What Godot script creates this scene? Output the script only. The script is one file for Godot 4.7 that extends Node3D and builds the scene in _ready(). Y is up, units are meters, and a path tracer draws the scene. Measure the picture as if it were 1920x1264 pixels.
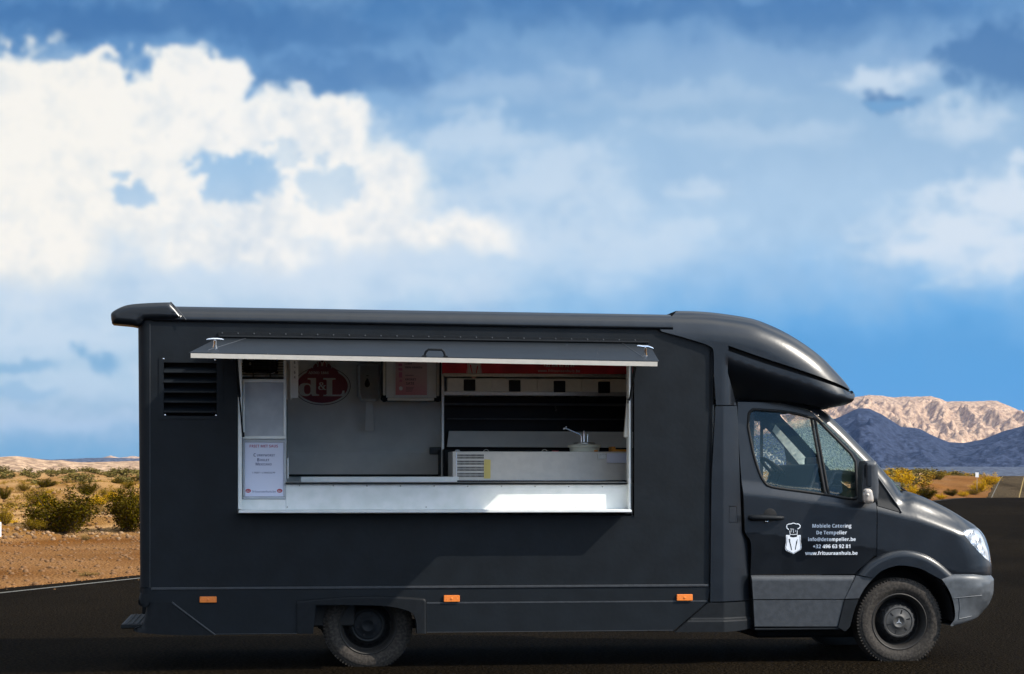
extends Node3D
# A black food truck parked on an asphalt lay-by in the desert, built in metres.
# Camera at the origin, 1.53 m above the asphalt, looking along -z with a long lens (17 m from the truck).

const FOCAL := 3961.0      # lens, in pixels of the 1920 px wide survey photograph
const EYE := 1.53
const HORIZON := 900.0
const MIDDLE := 960.0
const YAW := 6.8           # the truck's nose points slightly away from the camera
const WIDE := 2.12         # width of the body

var truck_at := Transform3D()
var base_of := {}
var taken := {}
var rng := RandomNumberGenerator.new()
var M := {}
var truck: Node3D
var bold: SystemFont
var serif: SystemFont
var sans: SystemFont


# ---------------------------------------------------------------- geometry collector
class Geo:
	var v := PackedVector3Array()
	var n := PackedVector3Array()
	var c := PackedColorArray()
	var uv := PackedVector2Array()
	var tint := Color(1, 1, 1)

	func tri(a: Vector3, b: Vector3, d: Vector3, na: Vector3, nb: Vector3, nd: Vector3) -> void:
		var g := (d - a).cross(b - a)
		if g.length_squared() < 1e-18:
			return
		if g.dot(na + nb + nd) < 0.0:
			v.append(a); v.append(d); v.append(b)
			n.append(na); n.append(nd); n.append(nb)
		else:
			v.append(a); v.append(b); v.append(d)
			n.append(na); n.append(nb); n.append(nd)
		c.append(tint); c.append(tint); c.append(tint)

	func quad(a: Vector3, b: Vector3, d: Vector3, e: Vector3, nn: Vector3) -> void:
		tri(a, b, d, nn, nn, nn)
		tri(a, d, e, nn, nn, nn)

	func quad_s(a: Vector3, b: Vector3, d: Vector3, e: Vector3, na: Vector3, nb: Vector3, nd: Vector3, ne: Vector3) -> void:
		tri(a, b, d, na, nb, nd)
		tri(a, d, e, na, nd, ne)

	# box with rounded-looking chamfers
	func box(at: Vector3, size: Vector3, bev := 0.004, basis := Basis()) -> void:
		var h := size * 0.5
		var b := minf(bev, minf(h.x, minf(h.y, h.z)) * 0.98)
		var axes := [Vector3.RIGHT, Vector3.UP, Vector3.BACK]
		var at_corner := func(sx: float, sy: float, sz: float, k: int) -> Vector3:
			var p := Vector3(sx * (h.x - b), sy * (h.y - b), sz * (h.z - b))
			p[k] += (sx if k == 0 else sy if k == 1 else sz) * b
			return at + basis * p
		var nor := func(sx: float, sy: float, sz: float, k: int) -> Vector3:
			return basis * (axes[k] * (sx if k == 0 else sy if k == 1 else sz))
		for s in [-1.0, 1.0]:
			var x: Vector3 = nor.call(s, 0, 0, 0)
			quad(at_corner.call(s, -1.0, -1.0, 0), at_corner.call(s, 1.0, -1.0, 0), at_corner.call(s, 1.0, 1.0, 0), at_corner.call(s, -1.0, 1.0, 0), x)
			var y: Vector3 = nor.call(0, s, 0, 1)
			quad(at_corner.call(-1.0, s, -1.0, 1), at_corner.call(1.0, s, -1.0, 1), at_corner.call(1.0, s, 1.0, 1), at_corner.call(-1.0, s, 1.0, 1), y)
			var z: Vector3 = nor.call(0, 0, s, 2)
			quad(at_corner.call(-1.0, -1.0, s, 2), at_corner.call(1.0, -1.0, s, 2), at_corner.call(1.0, 1.0, s, 2), at_corner.call(-1.0, 1.0, s, 2), z)
		if b < 0.0006:
			return
		for s in [-1.0, 1.0]:
			for t in [-1.0, 1.0]:
				quad_s(at_corner.call(-1.0, s, t, 1), at_corner.call(1.0, s, t, 1), at_corner.call(1.0, s, t, 2), at_corner.call(-1.0, s, t, 2), nor.call(0, s, t, 1), nor.call(0, s, t, 1), nor.call(0, s, t, 2), nor.call(0, s, t, 2))
				quad_s(at_corner.call(s, -1.0, t, 0), at_corner.call(s, 1.0, t, 0), at_corner.call(s, 1.0, t, 2), at_corner.call(s, -1.0, t, 2), nor.call(s, 0, t, 0), nor.call(s, 0, t, 0), nor.call(s, 0, t, 2), nor.call(s, 0, t, 2))
				quad_s(at_corner.call(s, t, -1.0, 0), at_corner.call(s, t, 1.0, 0), at_corner.call(s, t, 1.0, 1), at_corner.call(s, t, -1.0, 1), nor.call(s, t, 0, 0), nor.call(s, t, 0, 0), nor.call(s, t, 0, 1), nor.call(s, t, 0, 1))
				for q in [-1.0, 1.0]:
					tri(at_corner.call(s, t, q, 0), at_corner.call(s, t, q, 1), at_corner.call(s, t, q, 2), nor.call(s, t, q, 0), nor.call(s, t, q, 1), nor.call(s, t, q, 2))

	# tube through points
	func tube(pts: Array, r, sides := 10, caps := true) -> void:
		var rings := []
		var norms := []
		var side := Vector3.ZERO
		for i in pts.size():
			var t: Vector3 = (pts[mini(i + 1, pts.size() - 1)] - pts[maxi(i - 1, 0)]).normalized()
			if i == 0:
				side = t.cross(Vector3.UP if absf(t.y) < 0.9 else Vector3.RIGHT).normalized()
			else:
				side = (side - t * side.dot(t)).normalized()
			var other := t.cross(side)
			var rad: float = r[i] if r is Array else r
			var ring := []
			var nn := []
			for k in sides:
				var a := TAU * k / sides
				var d := side * cos(a) + other * sin(a)
				ring.append(pts[i] + d * rad)
				nn.append(d)
			rings.append(ring)
			norms.append(nn)
		for i in pts.size() - 1:
			for k in sides:
				var l := (k + 1) % sides
				quad_s(rings[i][k], rings[i][l], rings[i + 1][l], rings[i + 1][k], norms[i][k], norms[i][l], norms[i + 1][l], norms[i + 1][k])
		if caps:
			for e in [0, pts.size() - 1]:
				var t: Vector3 = (pts[1] - pts[0]).normalized() * -1.0 if e == 0 else (pts[-1] - pts[-2]).normalized()
				for k in sides:
					tri(pts[e], rings[e][k], rings[e][(k + 1) % sides], t, t, t)

	# profile of (radius, along) turned round an axis through at
	func lathe(profile: Array, at: Vector3, basis: Basis, segs := 48, from := 0.0, to := TAU) -> void:
		var pn := []
		for i in profile.size() - 1:
			var d: Vector2 = profile[i + 1] - profile[i]
			pn.append(Vector2(d.y, -d.x).normalized())
		for i in profile.size() - 1:
			var a: Vector2 = profile[i]
			var b: Vector2 = profile[i + 1]
			var na: Vector2 = pn[i]
			var nb: Vector2 = pn[i]
			if i > 0 and pn[i - 1].dot(pn[i]) > 0.7:
				na = (pn[i - 1] + pn[i]).normalized()
			if i < pn.size() - 1 and pn[i + 1].dot(pn[i]) > 0.7:
				nb = (pn[i + 1] + pn[i]).normalized()
			for k in segs:
				var t0 := from + (to - from) * k / segs
				var t1 := from + (to - from) * (k + 1) / segs
				var d0 := basis * Vector3(cos(t0), sin(t0), 0)
				var d1 := basis * Vector3(cos(t1), sin(t1), 0)
				var ax := basis.z
				quad_s(at + d0 * a.x + ax * a.y, at + d1 * a.x + ax * a.y, at + d1 * b.x + ax * b.y, at + d0 * b.x + ax * b.y,
					d0 * na.x + ax * na.y, d1 * na.x + ax * na.y, d1 * nb.x + ax * nb.y, d0 * nb.x + ax * nb.y)

	# flat polygon given in x, y, pushed from z0 (front) back to z1, with a small chamfer at the front
	func slab(poly: PackedVector2Array, z0: float, z1: float, bev := 0.0) -> void:
		var p := poly
		if Geometry2D.is_polygon_clockwise(p):
			p.reverse()
		var m := p.size()
		var outw := []
		var inner := PackedVector2Array()
		for i in m:
			var e0 := (p[i] - p[(i + m - 1) % m]).normalized()
			var e1 := (p[(i + 1) % m] - p[i]).normalized()
			var n0 := Vector2(e0.y, -e0.x)
			var n1 := Vector2(e1.y, -e1.x)
			outw.append([n0, n1])
			var mid := (n0 + n1).normalized()
			inner.append(p[i] - mid * bev / maxf(0.4, mid.dot(n0)))
		var front := Vector3.BACK if z0 > z1 else Vector3.FORWARD
		var zb := z0 - bev * signf(z0 - z1)
		var idx := Geometry2D.triangulate_polygon(inner if bev > 0.0 else p)
		var cap := inner if bev > 0.0 else p
		for i in range(0, idx.size(), 3):
			tri(Vector3(cap[idx[i]].x, cap[idx[i]].y, z0), Vector3(cap[idx[i + 1]].x, cap[idx[i + 1]].y, z0), Vector3(cap[idx[i + 2]].x, cap[idx[i + 2]].y, z0), front, front, front)
		for i in m:
			var j := (i + 1) % m
			var ni: Vector2 = outw[i][1]
			var nj: Vector2 = outw[j][0]
			if outw[i][0].dot(outw[i][1]) > 0.8:
				ni = (outw[i][0] + outw[i][1]).normalized()
			if outw[j][0].dot(outw[j][1]) > 0.8:
				nj = (outw[j][0] + outw[j][1]).normalized()
			var a := Vector3(ni.x, ni.y, 0)
			var b := Vector3(nj.x, nj.y, 0)
			if bev > 0.0:
				quad_s(Vector3(inner[i].x, inner[i].y, z0), Vector3(inner[j].x, inner[j].y, z0), Vector3(p[j].x, p[j].y, zb), Vector3(p[i].x, p[i].y, zb), front, front, b, a)
			quad_s(Vector3(p[i].x, p[i].y, zb), Vector3(p[j].x, p[j].y, zb), Vector3(p[j].x, p[j].y, z1), Vector3(p[i].x, p[i].y, z1), a, b, b, a)

	# a curved panel: the outline in x, y, its depth from zf; holes cut out. Along each band [line, radius] the mesh follows the line,
	# so that a rounded edge stays smooth
	func skin(outline: PackedVector2Array, holes: Array, zf: Callable, cell: float, far_width := 0.0, bands := []) -> void:
		var areas := [outline]
		var ribbons := []
		for b in bands:
			var line: PackedVector2Array = b[0]
			var r: float = b[1]
			var inw := PackedVector2Array()
			for i in line.size():
				var t := (line[mini(i + 1, line.size() - 1)] - line[maxi(i - 1, 0)]).normalized()
				var m := Vector2(-t.y, t.x)
				var probe := line[i] + m * 0.004
				if i == 0 or i == line.size() - 1:
					var k := 1 if i == 0 else line.size() - 2
					probe = line[k] + m * 0.004
				if not Geometry2D.is_point_in_polygon(probe, outline):
					m = -m
				inw.append(m)
			var ribbon := line.duplicate()
			for i in range(line.size() - 1, -1, -1):
				ribbon.append(line[i] + inw[i] * r)
			ribbons.append([line, inw, r])
			var left := []
			for q in areas:
				left.append_array(Geometry2D.clip_polygons(q, ribbon))
			areas = left
		for area in areas:
			if bands.size() > 0 and Geometry2D.is_polygon_clockwise(area):
				continue
			grid(area, holes, zf, cell, far_width)
		var done := []
		for b in ribbons:
			var line: PackedVector2Array = b[0]
			var inw: PackedVector2Array = b[1]
			var r: float = b[2]
			var steps := 9
			for i in line.size() - 1:
				for j in steps:
					var d0 := r * (1.0 - cos(j / float(steps) * PI / 2))
					var d1 := r * (1.0 - cos((j + 1) / float(steps) * PI / 2))
					var q := PackedVector2Array([line[i] + inw[i] * d0, line[i + 1] + inw[i + 1] * d0, line[i + 1] + inw[i + 1] * d1, line[i] + inw[i] * d1])
					var m := (inw[i] + inw[i + 1]).normalized()
					var pieces: Array = []
					pieces.append_array(Geometry2D.intersect_polygons(q, outline))
					for h in holes + done:
						var left := []
						for p in pieces:
							left.append_array(Geometry2D.clip_polygons(p, h))
						pieces = left
					for p in pieces:
						facet(p, zf, far_width, m, line)
			var ribbon := line.duplicate()
			for i in range(line.size() - 1, -1, -1):
				ribbon.append(line[i] + inw[i] * r)
			done.append(ribbon)

	func facet(q: PackedVector2Array, zf: Callable, far_width: float, inward := Vector2.ZERO, line := PackedVector2Array()) -> void:
		var idx := Geometry2D.triangulate_polygon(q)
		var pv := PackedVector3Array()
		var pn := PackedVector3Array()
		for p in q:
			var z: float = zf.call(p)
			var e := 0.002
			var o := p
			var edge := false
			if inward != Vector2.ZERO:
				var best := 1e9
				for i in line.size() - 1:
					best = minf(best, p.distance_squared_to(Geometry2D.get_closest_point_to_segment(p, line[i], line[i + 1])))
				edge = best < 1e-8
				if best < 1e-5:
					o = p + inward * 0.0032
			var gx: float = (zf.call(o + Vector2(e, 0)) - zf.call(o - Vector2(e, 0))) / (2 * e)
			var gy: float = (zf.call(o + Vector2(0, e)) - zf.call(o - Vector2(0, e))) / (2 * e)
			pv.append(Vector3(p.x, p.y, z))
			pn.append(Vector3(-inward.x, -inward.y, 0.15).normalized() if edge else Vector3(-gx, -gy, 1).normalized())
		for k in range(0, idx.size(), 3):
			var a := idx[k]
			var b := idx[k + 1]
			var d := idx[k + 2]
			tri(pv[a], pv[b], pv[d], pn[a], pn[b], pn[d])
			if far_width > 0.0:
				var f := Vector3(1, 1, -1)
				var s := Vector3(0, 0, -far_width)
				tri(pv[a] * f + s, pv[b] * f + s, pv[d] * f + s, pn[a] * f, pn[b] * f, pn[d] * f)

	func grid(outline: PackedVector2Array, holes: Array, zf: Callable, cell: float, far_width: float) -> void:
		var lo := outline[0]
		var hi := outline[0]
		for p in outline:
			lo = lo.min(p)
			hi = hi.max(p)
		var nx := int(ceil((hi.x - lo.x) / cell))
		var ny := int(ceil((hi.y - lo.y) / cell))
		for i in nx:
			var column := PackedVector2Array([Vector2(lo.x + i * cell, lo.y - 1), Vector2(lo.x + (i + 1) * cell, lo.y - 1), Vector2(lo.x + (i + 1) * cell, hi.y + 1), Vector2(lo.x + i * cell, hi.y + 1)])
			var strips := Geometry2D.intersect_polygons(outline, column)
			for j in ny:
				var y0 := lo.y + j * cell
				var cellp := PackedVector2Array([Vector2(lo.x + i * cell - 1, y0), Vector2(lo.x + (i + 1) * cell + 1, y0), Vector2(lo.x + (i + 1) * cell + 1, y0 + cell), Vector2(lo.x + i * cell - 1, y0 + cell)])
				var pieces := []
				for s in strips:
					pieces.append_array(Geometry2D.intersect_polygons(s, cellp))
				for h in holes:
					var left := []
					for q in pieces:
						left.append_array(Geometry2D.clip_polygons(q, h))
					pieces = left
				for q in pieces:
					facet(q, zf, far_width)

	# the strip that runs back from an outline: to a depth behind it, or (far_width) across to the other side
	func rim(line: PackedVector2Array, zf: Callable, depth: float, far_width := 0.0, closed := false, flip := 1.0) -> void:
		var m := line.size()
		var nn := []
		for i in m:
			var a := line[(i + m - 1) % m] if closed or i > 0 else line[i]
			var b := line[(i + 1) % m] if closed or i < m - 1 else line[i]
			var d0 := (line[i] - a).normalized()
			var d1 := (b - line[i]).normalized()
			var n0 := Vector2(d0.y, -d0.x) * flip
			var n1 := Vector2(d1.y, -d1.x) * flip
			if a == line[i]:
				n0 = n1
			if b == line[i]:
				n1 = n0
			if n0.dot(n1) > 0.6:
				n0 = (n0 + n1).normalized()
				n1 = n0
			nn.append([n0, n1])
		for i in (m if closed else m - 1):
			var j := (i + 1) % m
			var zi: float = zf.call(line[i])
			var zj: float = zf.call(line[j])
			var bi := -far_width - zi if far_width > 0.0 else zi - depth
			var bj := -far_width - zj if far_width > 0.0 else zj - depth
			var a: Vector2 = nn[i][1]
			var b: Vector2 = nn[j][0]
			quad_s(Vector3(line[i].x, line[i].y, zi), Vector3(line[j].x, line[j].y, zj), Vector3(line[j].x, line[j].y, bj), Vector3(line[i].x, line[i].y, bi),
				Vector3(a.x, a.y, 0), Vector3(b.x, b.y, 0), Vector3(b.x, b.y, 0), Vector3(a.x, a.y, 0))

	func add_mesh(m: Mesh, t: Transform3D) -> void:
		for s in m.get_surface_count():
			var arr := m.surface_get_arrays(s)
			var pv: PackedVector3Array = arr[Mesh.ARRAY_VERTEX]
			var pn: PackedVector3Array = arr[Mesh.ARRAY_NORMAL]
			var idx = arr[Mesh.ARRAY_INDEX]
			var count: int = idx.size() if idx != null and idx.size() > 0 else pv.size()
			for k in range(0, count, 3):
				var q := [0, 0, 0]
				for e in 3:
					q[e] = idx[k + e] if idx != null and idx.size() > 0 else k + e
				tri(t * pv[q[0]], t * pv[q[1]], t * pv[q[2]], (t.basis * pn[q[0]]).normalized(), (t.basis * pn[q[1]]).normalized(), (t.basis * pn[q[2]]).normalized())

	func mesh(shift := Vector3.ZERO, turn := Basis()) -> ArrayMesh:
		var arr := []
		arr.resize(Mesh.ARRAY_MAX)
		var pv := v.duplicate()
		for i in pv.size():
			pv[i] = turn * (pv[i] - shift)
		arr[Mesh.ARRAY_VERTEX] = pv
		arr[Mesh.ARRAY_NORMAL] = n
		arr[Mesh.ARRAY_COLOR] = c
		var uvs := PackedVector2Array()
		uvs.resize(v.size())
		if uv.size() == v.size():
			uvs = uv
		arr[Mesh.ARRAY_TEX_UV] = uvs
		var am := ArrayMesh.new()
		am.add_surface_from_arrays(Mesh.PRIMITIVE_TRIANGLES, arr)
		return am


# ---------------------------------------------------------------- naming and grouping
func numbered(called: String, parent: Node) -> String:
	var key := str(parent.get_instance_id()) + called
	var k: int = taken.get(key, 0)
	taken[key] = k + 1
	return called if k == 0 else "%s_%03d" % [called, k]


func tag(o: Node, label: String, category: String, group := "", kind := "") -> Node:
	if label:
		o.set_meta("label", label)
	if category:
		o.set_meta("category", category)
	if group:
		o.set_meta("group", group)
	if kind:
		o.set_meta("kind", kind)
	return o


# a thing that stands in or on the truck, its base given in the truck's own axes
func thing(called: String, label: String, category: String, at: Vector3, group := "") -> Node3D:
	var o := Node3D.new()
	o.name = numbered(called, self)
	add_child(o, true)
	o.transform = Transform3D(truck_at.basis, truck_at * at)
	base_of[o] = at
	tag(o, label, category, group)
	return o


func part(called: String, g: Geo, m: Material, parent: Node, label := "") -> MeshInstance3D:
	var o := MeshInstance3D.new()
	o.name = numbered(called, parent)
	var at: Vector3 = base_of.get(parent, Vector3.ZERO)
	o.mesh = g.mesh(at)
	o.material_override = m
	parent.add_child(o, true)
	base_of[o] = at
	if label:
		o.set_meta("label", label)
	return o


# several loose pieces of one kind: each becomes a part of its own
func each(called: String, g: Geo, m: Material, parent: Node) -> void:
	var owner_of := {}
	var root_of := []
	var find := func(k: int) -> int:
		while root_of[k] != k:
			root_of[k] = root_of[root_of[k]]
			k = root_of[k]
		return k
	var tri_root := []
	for t in range(0, g.v.size(), 3):
		var id := root_of.size()
		root_of.append(id)
		tri_root.append(id)
		for e in 3:
			var key := Vector3i((g.v[t + e] * 20000.0).round())
			if owner_of.has(key):
				root_of[find.call(id)] = find.call(owner_of[key])
			else:
				owner_of[key] = id
	var pieces := {}
	for k in tri_root.size():
		var r: int = find.call(k)
		if not pieces.has(r):
			pieces[r] = Geo.new()
		var p: Geo = pieces[r]
		for e in 3:
			p.v.append(g.v[k * 3 + e]); p.n.append(g.n[k * 3 + e]); p.c.append(g.c[k * 3 + e])
	for r in pieces:
		part(called, pieces[r], m, parent)


func structure(called: String, g: Geo, m: Material) -> MeshInstance3D:
	var o := part(called, g, m, self)
	o.set_meta("kind", "structure")
	return o


# ---------------------------------------------------------------- measuring
# where a surveyed point of the photograph lies on the truck's lengthwise plane at depth z (truck axes)
func spot(px: float, py: float, z := 0.0) -> Vector3:
	var d := Vector3((px - MIDDLE) / FOCAL, (HORIZON - py) / FOCAL, -1)
	var ez := truck_at.basis.z
	var t := (z - (Vector3(0, EYE, 0) - truck_at.origin).dot(ez)) / d.dot(ez)
	return truck_at.affine_inverse() * (Vector3(0, EYE, 0) + d * t)


func flat(pts: Array, z = 0.0) -> PackedVector2Array:   # z: one depth, or one for each point
	var out := PackedVector2Array()
	for k in range(0, pts.size(), 2):
		var p := spot(pts[k], pts[k + 1], z[k / 2] if z is Array else z)
		out.append(Vector2(p.x, p.y))
	return out


# the same through a smooth curve
func curved(pts: Array, z = 0.0, each := 4, closed := false) -> PackedVector2Array:
	var f := flat(pts, z)
	var out := PackedVector2Array()
	var m := f.size()
	for i in (m if closed else m - 1):
		var p0 := f[(i + m - 1) % m] if closed or i > 0 else f[i]
		var p1 := f[i]
		var p2 := f[(i + 1) % m]
		var p3 := f[(i + 2) % m] if closed or i < m - 2 else f[(i + 1) % m]
		for k in each:
			out.append(p1.cubic_interpolate(p2, p0, p3, float(k) / each))
	if not closed:
		out.append(f[m - 1])
	return out


func reach(p: Vector2, line: PackedVector2Array) -> float:
	var best := 1e9
	for i in line.size() - 1:
		best = minf(best, p.distance_squared_to(Geometry2D.get_closest_point_to_segment(p, line[i], line[i + 1])))
	return sqrt(best)


func turned_in(d: float, r: float) -> float:
	if d >= r:
		return 0.0
	return r - sqrt(maxf(0.0, r * r - (r - d) * (r - d)))


# a box whose front face fills a surveyed rectangle at depth z
func slab_at(g: Geo, x0: float, y0: float, x1: float, y1: float, z: float, deep: float, bev := 0.003) -> void:
	var a := spot(x0, y1, z)
	var b := spot(x1, y0, z)
	g.box(Vector3((a.x + b.x) / 2, (a.y + b.y) / 2, z - deep / 2), Vector3(absf(b.x - a.x), absf(b.y - a.y), deep), bev)


func words(g: Geo, text: String, font: Font, x: float, y: float, z: float, wide: float, turn := Basis(), tall := 0.0) -> void:
	var tm := TextMesh.new()
	tm.text = text
	tm.font = font
	tm.font_size = 64
	tm.pixel_size = 0.01
	tm.depth = 0.0
	tm.curve_step = 2.0
	var box := tm.get_aabb()
	var k := wide / box.size.x
	var ky := k if tall == 0.0 else tall / box.size.y
	var mid := box.get_center()
	g.add_mesh(tm, Transform3D(turn, Vector3(x, y, z)) * Transform3D(Basis.from_scale(Vector3(k, ky, k)), -Vector3(mid.x * k, mid.y * ky, 0)))


# text centred on a surveyed point, a given number of survey pixels wide
func words_at(g: Geo, text: String, font: Font, px: float, py: float, z: float, wide_px: float) -> void:
	var p := spot(px, py, z)
	words(g, text, font, p.x, p.y, z, spot(px + wide_px / 2, py, z).x - spot(px - wide_px / 2, py, z).x)


# ---------------------------------------------------------------- materials
func cloudy(freq: float, lo: Color, hi: Color, seed_ := 1, normal := false, strength := 4.0, size := 512, octaves := 4) -> NoiseTexture2D:
	var t := NoiseTexture2D.new()
	var f := FastNoiseLite.new()
	f.seed = seed_
	f.noise_type = FastNoiseLite.TYPE_SIMPLEX_SMOOTH
	f.frequency = freq
	f.fractal_octaves = octaves
	t.noise = f
	t.width = size
	t.height = size
	t.seamless = true
	if normal:
		t.as_normal_map = true
		t.bump_strength = strength
	else:
		var r := Gradient.new()
		r.set_color(0, lo)
		r.set_color(1, hi)
		r.set_offset(0, 0.25)
		r.set_offset(1, 0.75)
		t.color_ramp = r
	return t


func lin(r: float, g: float, b: float) -> Color:
	return Color(r, g, b).linear_to_srgb()


func mat(called: String, col: Color, rough := 0.6, metal := 0.0, tex: Texture2D = null, tile := 1.0, bump: Texture2D = null, bump_k := 0.3) -> StandardMaterial3D:
	var m := StandardMaterial3D.new()
	m.resource_name = called
	m.albedo_color = col
	m.roughness = rough
	m.metallic = metal
	if tex or bump:
		m.uv1_triplanar = true
		m.uv1_scale = Vector3.ONE * tile
	if tex:
		m.albedo_texture = tex
	if bump:
		m.normal_enabled = true
		m.normal_texture = bump
		m.normal_scale = bump_k
	M[called] = m
	return m


func make_materials() -> void:
	var mottled := cloudy(0.008, Color(0.86, 0.86, 0.86), Color(1, 1, 1), 3)
	var calm := cloudy(0.01, Color(0.97, 0.97, 0.97), Color(1, 1, 1), 4)
	var dusty := cloudy(0.02, Color(0.88, 0.88, 0.88), Color(1, 1, 1), 5)
	var peel := cloudy(0.10, Color.BLACK, Color.WHITE, 7, true, 2.0, 256, 2)
	var brushed := cloudy(0.05, Color(0.95, 0.95, 0.95), Color(1, 1, 1), 8, false, 1.0, 256, 3)
	mat("body_black", lin(0.0064, 0.0094, 0.0128), 0.50, 0.0, mottled, 0.7, peel, 0.04)
	mat("cab_black", lin(0.0095, 0.0120, 0.0160), 0.29, 0.0, mottled, 0.9, peel, 0.03)
	mat("plastic_grey", lin(0.046, 0.050, 0.056), 0.42, 0.0, dusty, 1.3, peel, 0.06)
	mat("bumper_grey", lin(0.085, 0.092, 0.10), 0.40, 0.0, dusty, 1.3)
	mat("plastic_black", lin(0.0085, 0.0105, 0.0130), 0.55, 0.0, dusty, 1.3)
	mat("seam_black", lin(0.004, 0.004, 0.005), 0.8)
	mat("rubber", lin(0.010, 0.010, 0.010), 0.75)
	mat("tyre", lin(0.050, 0.042, 0.034), 0.85, 0.0, cloudy(0.03, Color(0.55, 0.52, 0.5), Color(1, 1, 1), 11), 2.2, peel, 0.3)
	mat("wheel_black", lin(0.010, 0.011, 0.012), 0.45, 0.0, dusty, 3.0)
	mat("wheel_grey", lin(0.075, 0.072, 0.068), 0.5, 0.2, dusty, 3.0)
	mat("rim_dust", lin(0.030, 0.027, 0.024), 0.6, 0.2, dusty, 3.0)
	mat("white_panel", lin(0.90, 0.91, 0.90), 0.35, 0.0, cloudy(0.01, Color(0.95, 0.96, 0.95), Color(1, 1, 1), 13), 1.0)
	mat("cream_edge", lin(0.70, 0.65, 0.57), 0.5, 0.0, calm, 2.0)
	mat("inner_wall", lin(0.78, 0.78, 0.75), 0.6, 0.0, calm, 0.8)
	mat("steel", lin(0.50, 0.49, 0.46), 0.36, 0.85, brushed, 3.0)
	mat("steel_front", lin(0.72, 0.69, 0.64), 0.45, 0.2, calm, 2.0)
	mat("chrome", lin(0.82, 0.83, 0.85), 0.12, 1.0)
	mat("cream_panel", lin(0.80, 0.75, 0.64), 0.5, 0.0, calm, 2.0)
	mat("gloss_black", lin(0.006, 0.007, 0.009), 0.38)
	M.gloss_black.metallic_specular = 0.3
	mat("lower_grey", lin(0.80, 0.80, 0.78), 0.55, 0.0, calm, 0.8)
	mat("board_grey", lin(0.50, 0.53, 0.57), 0.45, 0.0, cloudy(0.01, Color(0.93, 0.93, 0.94), Color(1, 1, 1), 15), 1.0)
	mat("paper", lin(0.76, 0.79, 0.95), 0.55)
	mat("paper_white", lin(0.72, 0.72, 0.72), 0.6)
	mat("ink_red", lin(0.50, 0.16, 0.26), 0.7)
	mat("ink_blue", lin(0.16, 0.18, 0.33), 0.7)
	mat("ink_dark", lin(0.05, 0.05, 0.06), 0.7)
	mat("logo_maroon", lin(0.22, 0.026, 0.05), 0.5)
	mat("logo_red", lin(0.50, 0.07, 0.10), 0.5)
	mat("logo_grey", lin(0.66, 0.67, 0.66), 0.5)
	mat("banner_red", lin(0.75, 0.025, 0.045), 0.45, 0.0, mottled, 1.0)
	mat("banner_ink", lin(0.62, 0.50, 0.46), 0.5)
	mat("decal_white", lin(0.78, 0.82, 0.88), 0.45)
	mat("amber", lin(0.90, 0.22, 0.015), 0.25)
	M.amber.clearcoat_enabled = true
	mat("orange", lin(0.75, 0.30, 0.03), 0.5)
	mat("pink", lin(0.72, 0.12, 0.18), 0.4)
	mat("tub", lin(0.85, 0.87, 0.74), 0.4)
	mat("sticker_yellow", lin(0.80, 0.66, 0.22), 0.6)
	mat("trim_pale", lin(0.72, 0.80, 0.74), 0.6)
	mat("dash", lin(0.030, 0.034, 0.034), 0.6)
	mat("seat_cloth", lin(0.022, 0.023, 0.026), 0.9)
	mat("floor_dark", lin(0.05, 0.05, 0.05), 0.8)
	var g := mat("window_glass", lin(0.25, 0.42, 0.36), 0.03)
	g.albedo_color.a = 0.035
	g.transparency = BaseMaterial3D.TRANSPARENCY_ALPHA
	var lamp := mat("lamp_glass", lin(0.9, 0.95, 1.0), 0.05)
	lamp.albedo_color.a = 0.08
	lamp.transparency = BaseMaterial3D.TRANSPARENCY_ALPHA
	mat("reflector", lin(0.66, 0.68, 0.71), 0.28, 0.6)
	mat("lens_clear", lin(0.50, 0.44, 0.38), 0.15, 0.2)
	var pattern := cloudy(0.14, Color(0.34, 0.46, 0.40, 0.38), Color(1.0, 1.0, 0.98, 0.92), 21, false, 1.0, 512, 2)
	pattern.color_ramp.set_offset(0, 0.42)
	pattern.color_ramp.set_offset(1, 0.62)
	var s := mat("speckled_glass", Color(1, 1, 1), 0.5, 0.0, pattern, 0.55)
	s.transparency = BaseMaterial3D.TRANSPARENCY_ALPHA
	s.backlight_enabled = true
	s.backlight = Color(0.55, 0.62, 0.58)
	# land
	var grains := cloudy(0.07, Color(0.45, 0.40, 0.34), Color(1, 1, 1), 31, false, 1.0, 1024, 5)
	var relief := cloudy(0.05, Color.BLACK, Color.WHITE, 33, true, 9.0, 1024, 5)
	var sand := mat("sand", Color(1, 1, 1), 0.95, 0.0, grains, 0.23, relief, 0.9)
	sand.uv1_world_triplanar = true
	sand.vertex_color_use_as_albedo = true
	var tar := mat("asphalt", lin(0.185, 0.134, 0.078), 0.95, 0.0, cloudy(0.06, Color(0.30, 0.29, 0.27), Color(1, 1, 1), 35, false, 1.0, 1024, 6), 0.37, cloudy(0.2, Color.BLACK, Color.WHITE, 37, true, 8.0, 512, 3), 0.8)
	tar.metallic_specular = 0.08
	tar.uv1_world_triplanar = true
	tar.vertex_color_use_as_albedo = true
	mat("paint_white", lin(0.20, 0.19, 0.16), 0.8, 0.0, cloudy(0.05, Color(0.55, 0.53, 0.5), Color(1, 1, 1), 39), 1.1)
	mat("paint_yellow", lin(0.42, 0.27, 0.05), 0.8, 0.0, cloudy(0.05, Color(0.6, 0.6, 0.6), Color(1, 1, 1), 41), 0.5)
	var rock := cloudy(0.02, Color(0.62, 0.60, 0.60), Color(1, 1, 1), 43, false, 1.0, 1024, 6)
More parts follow.
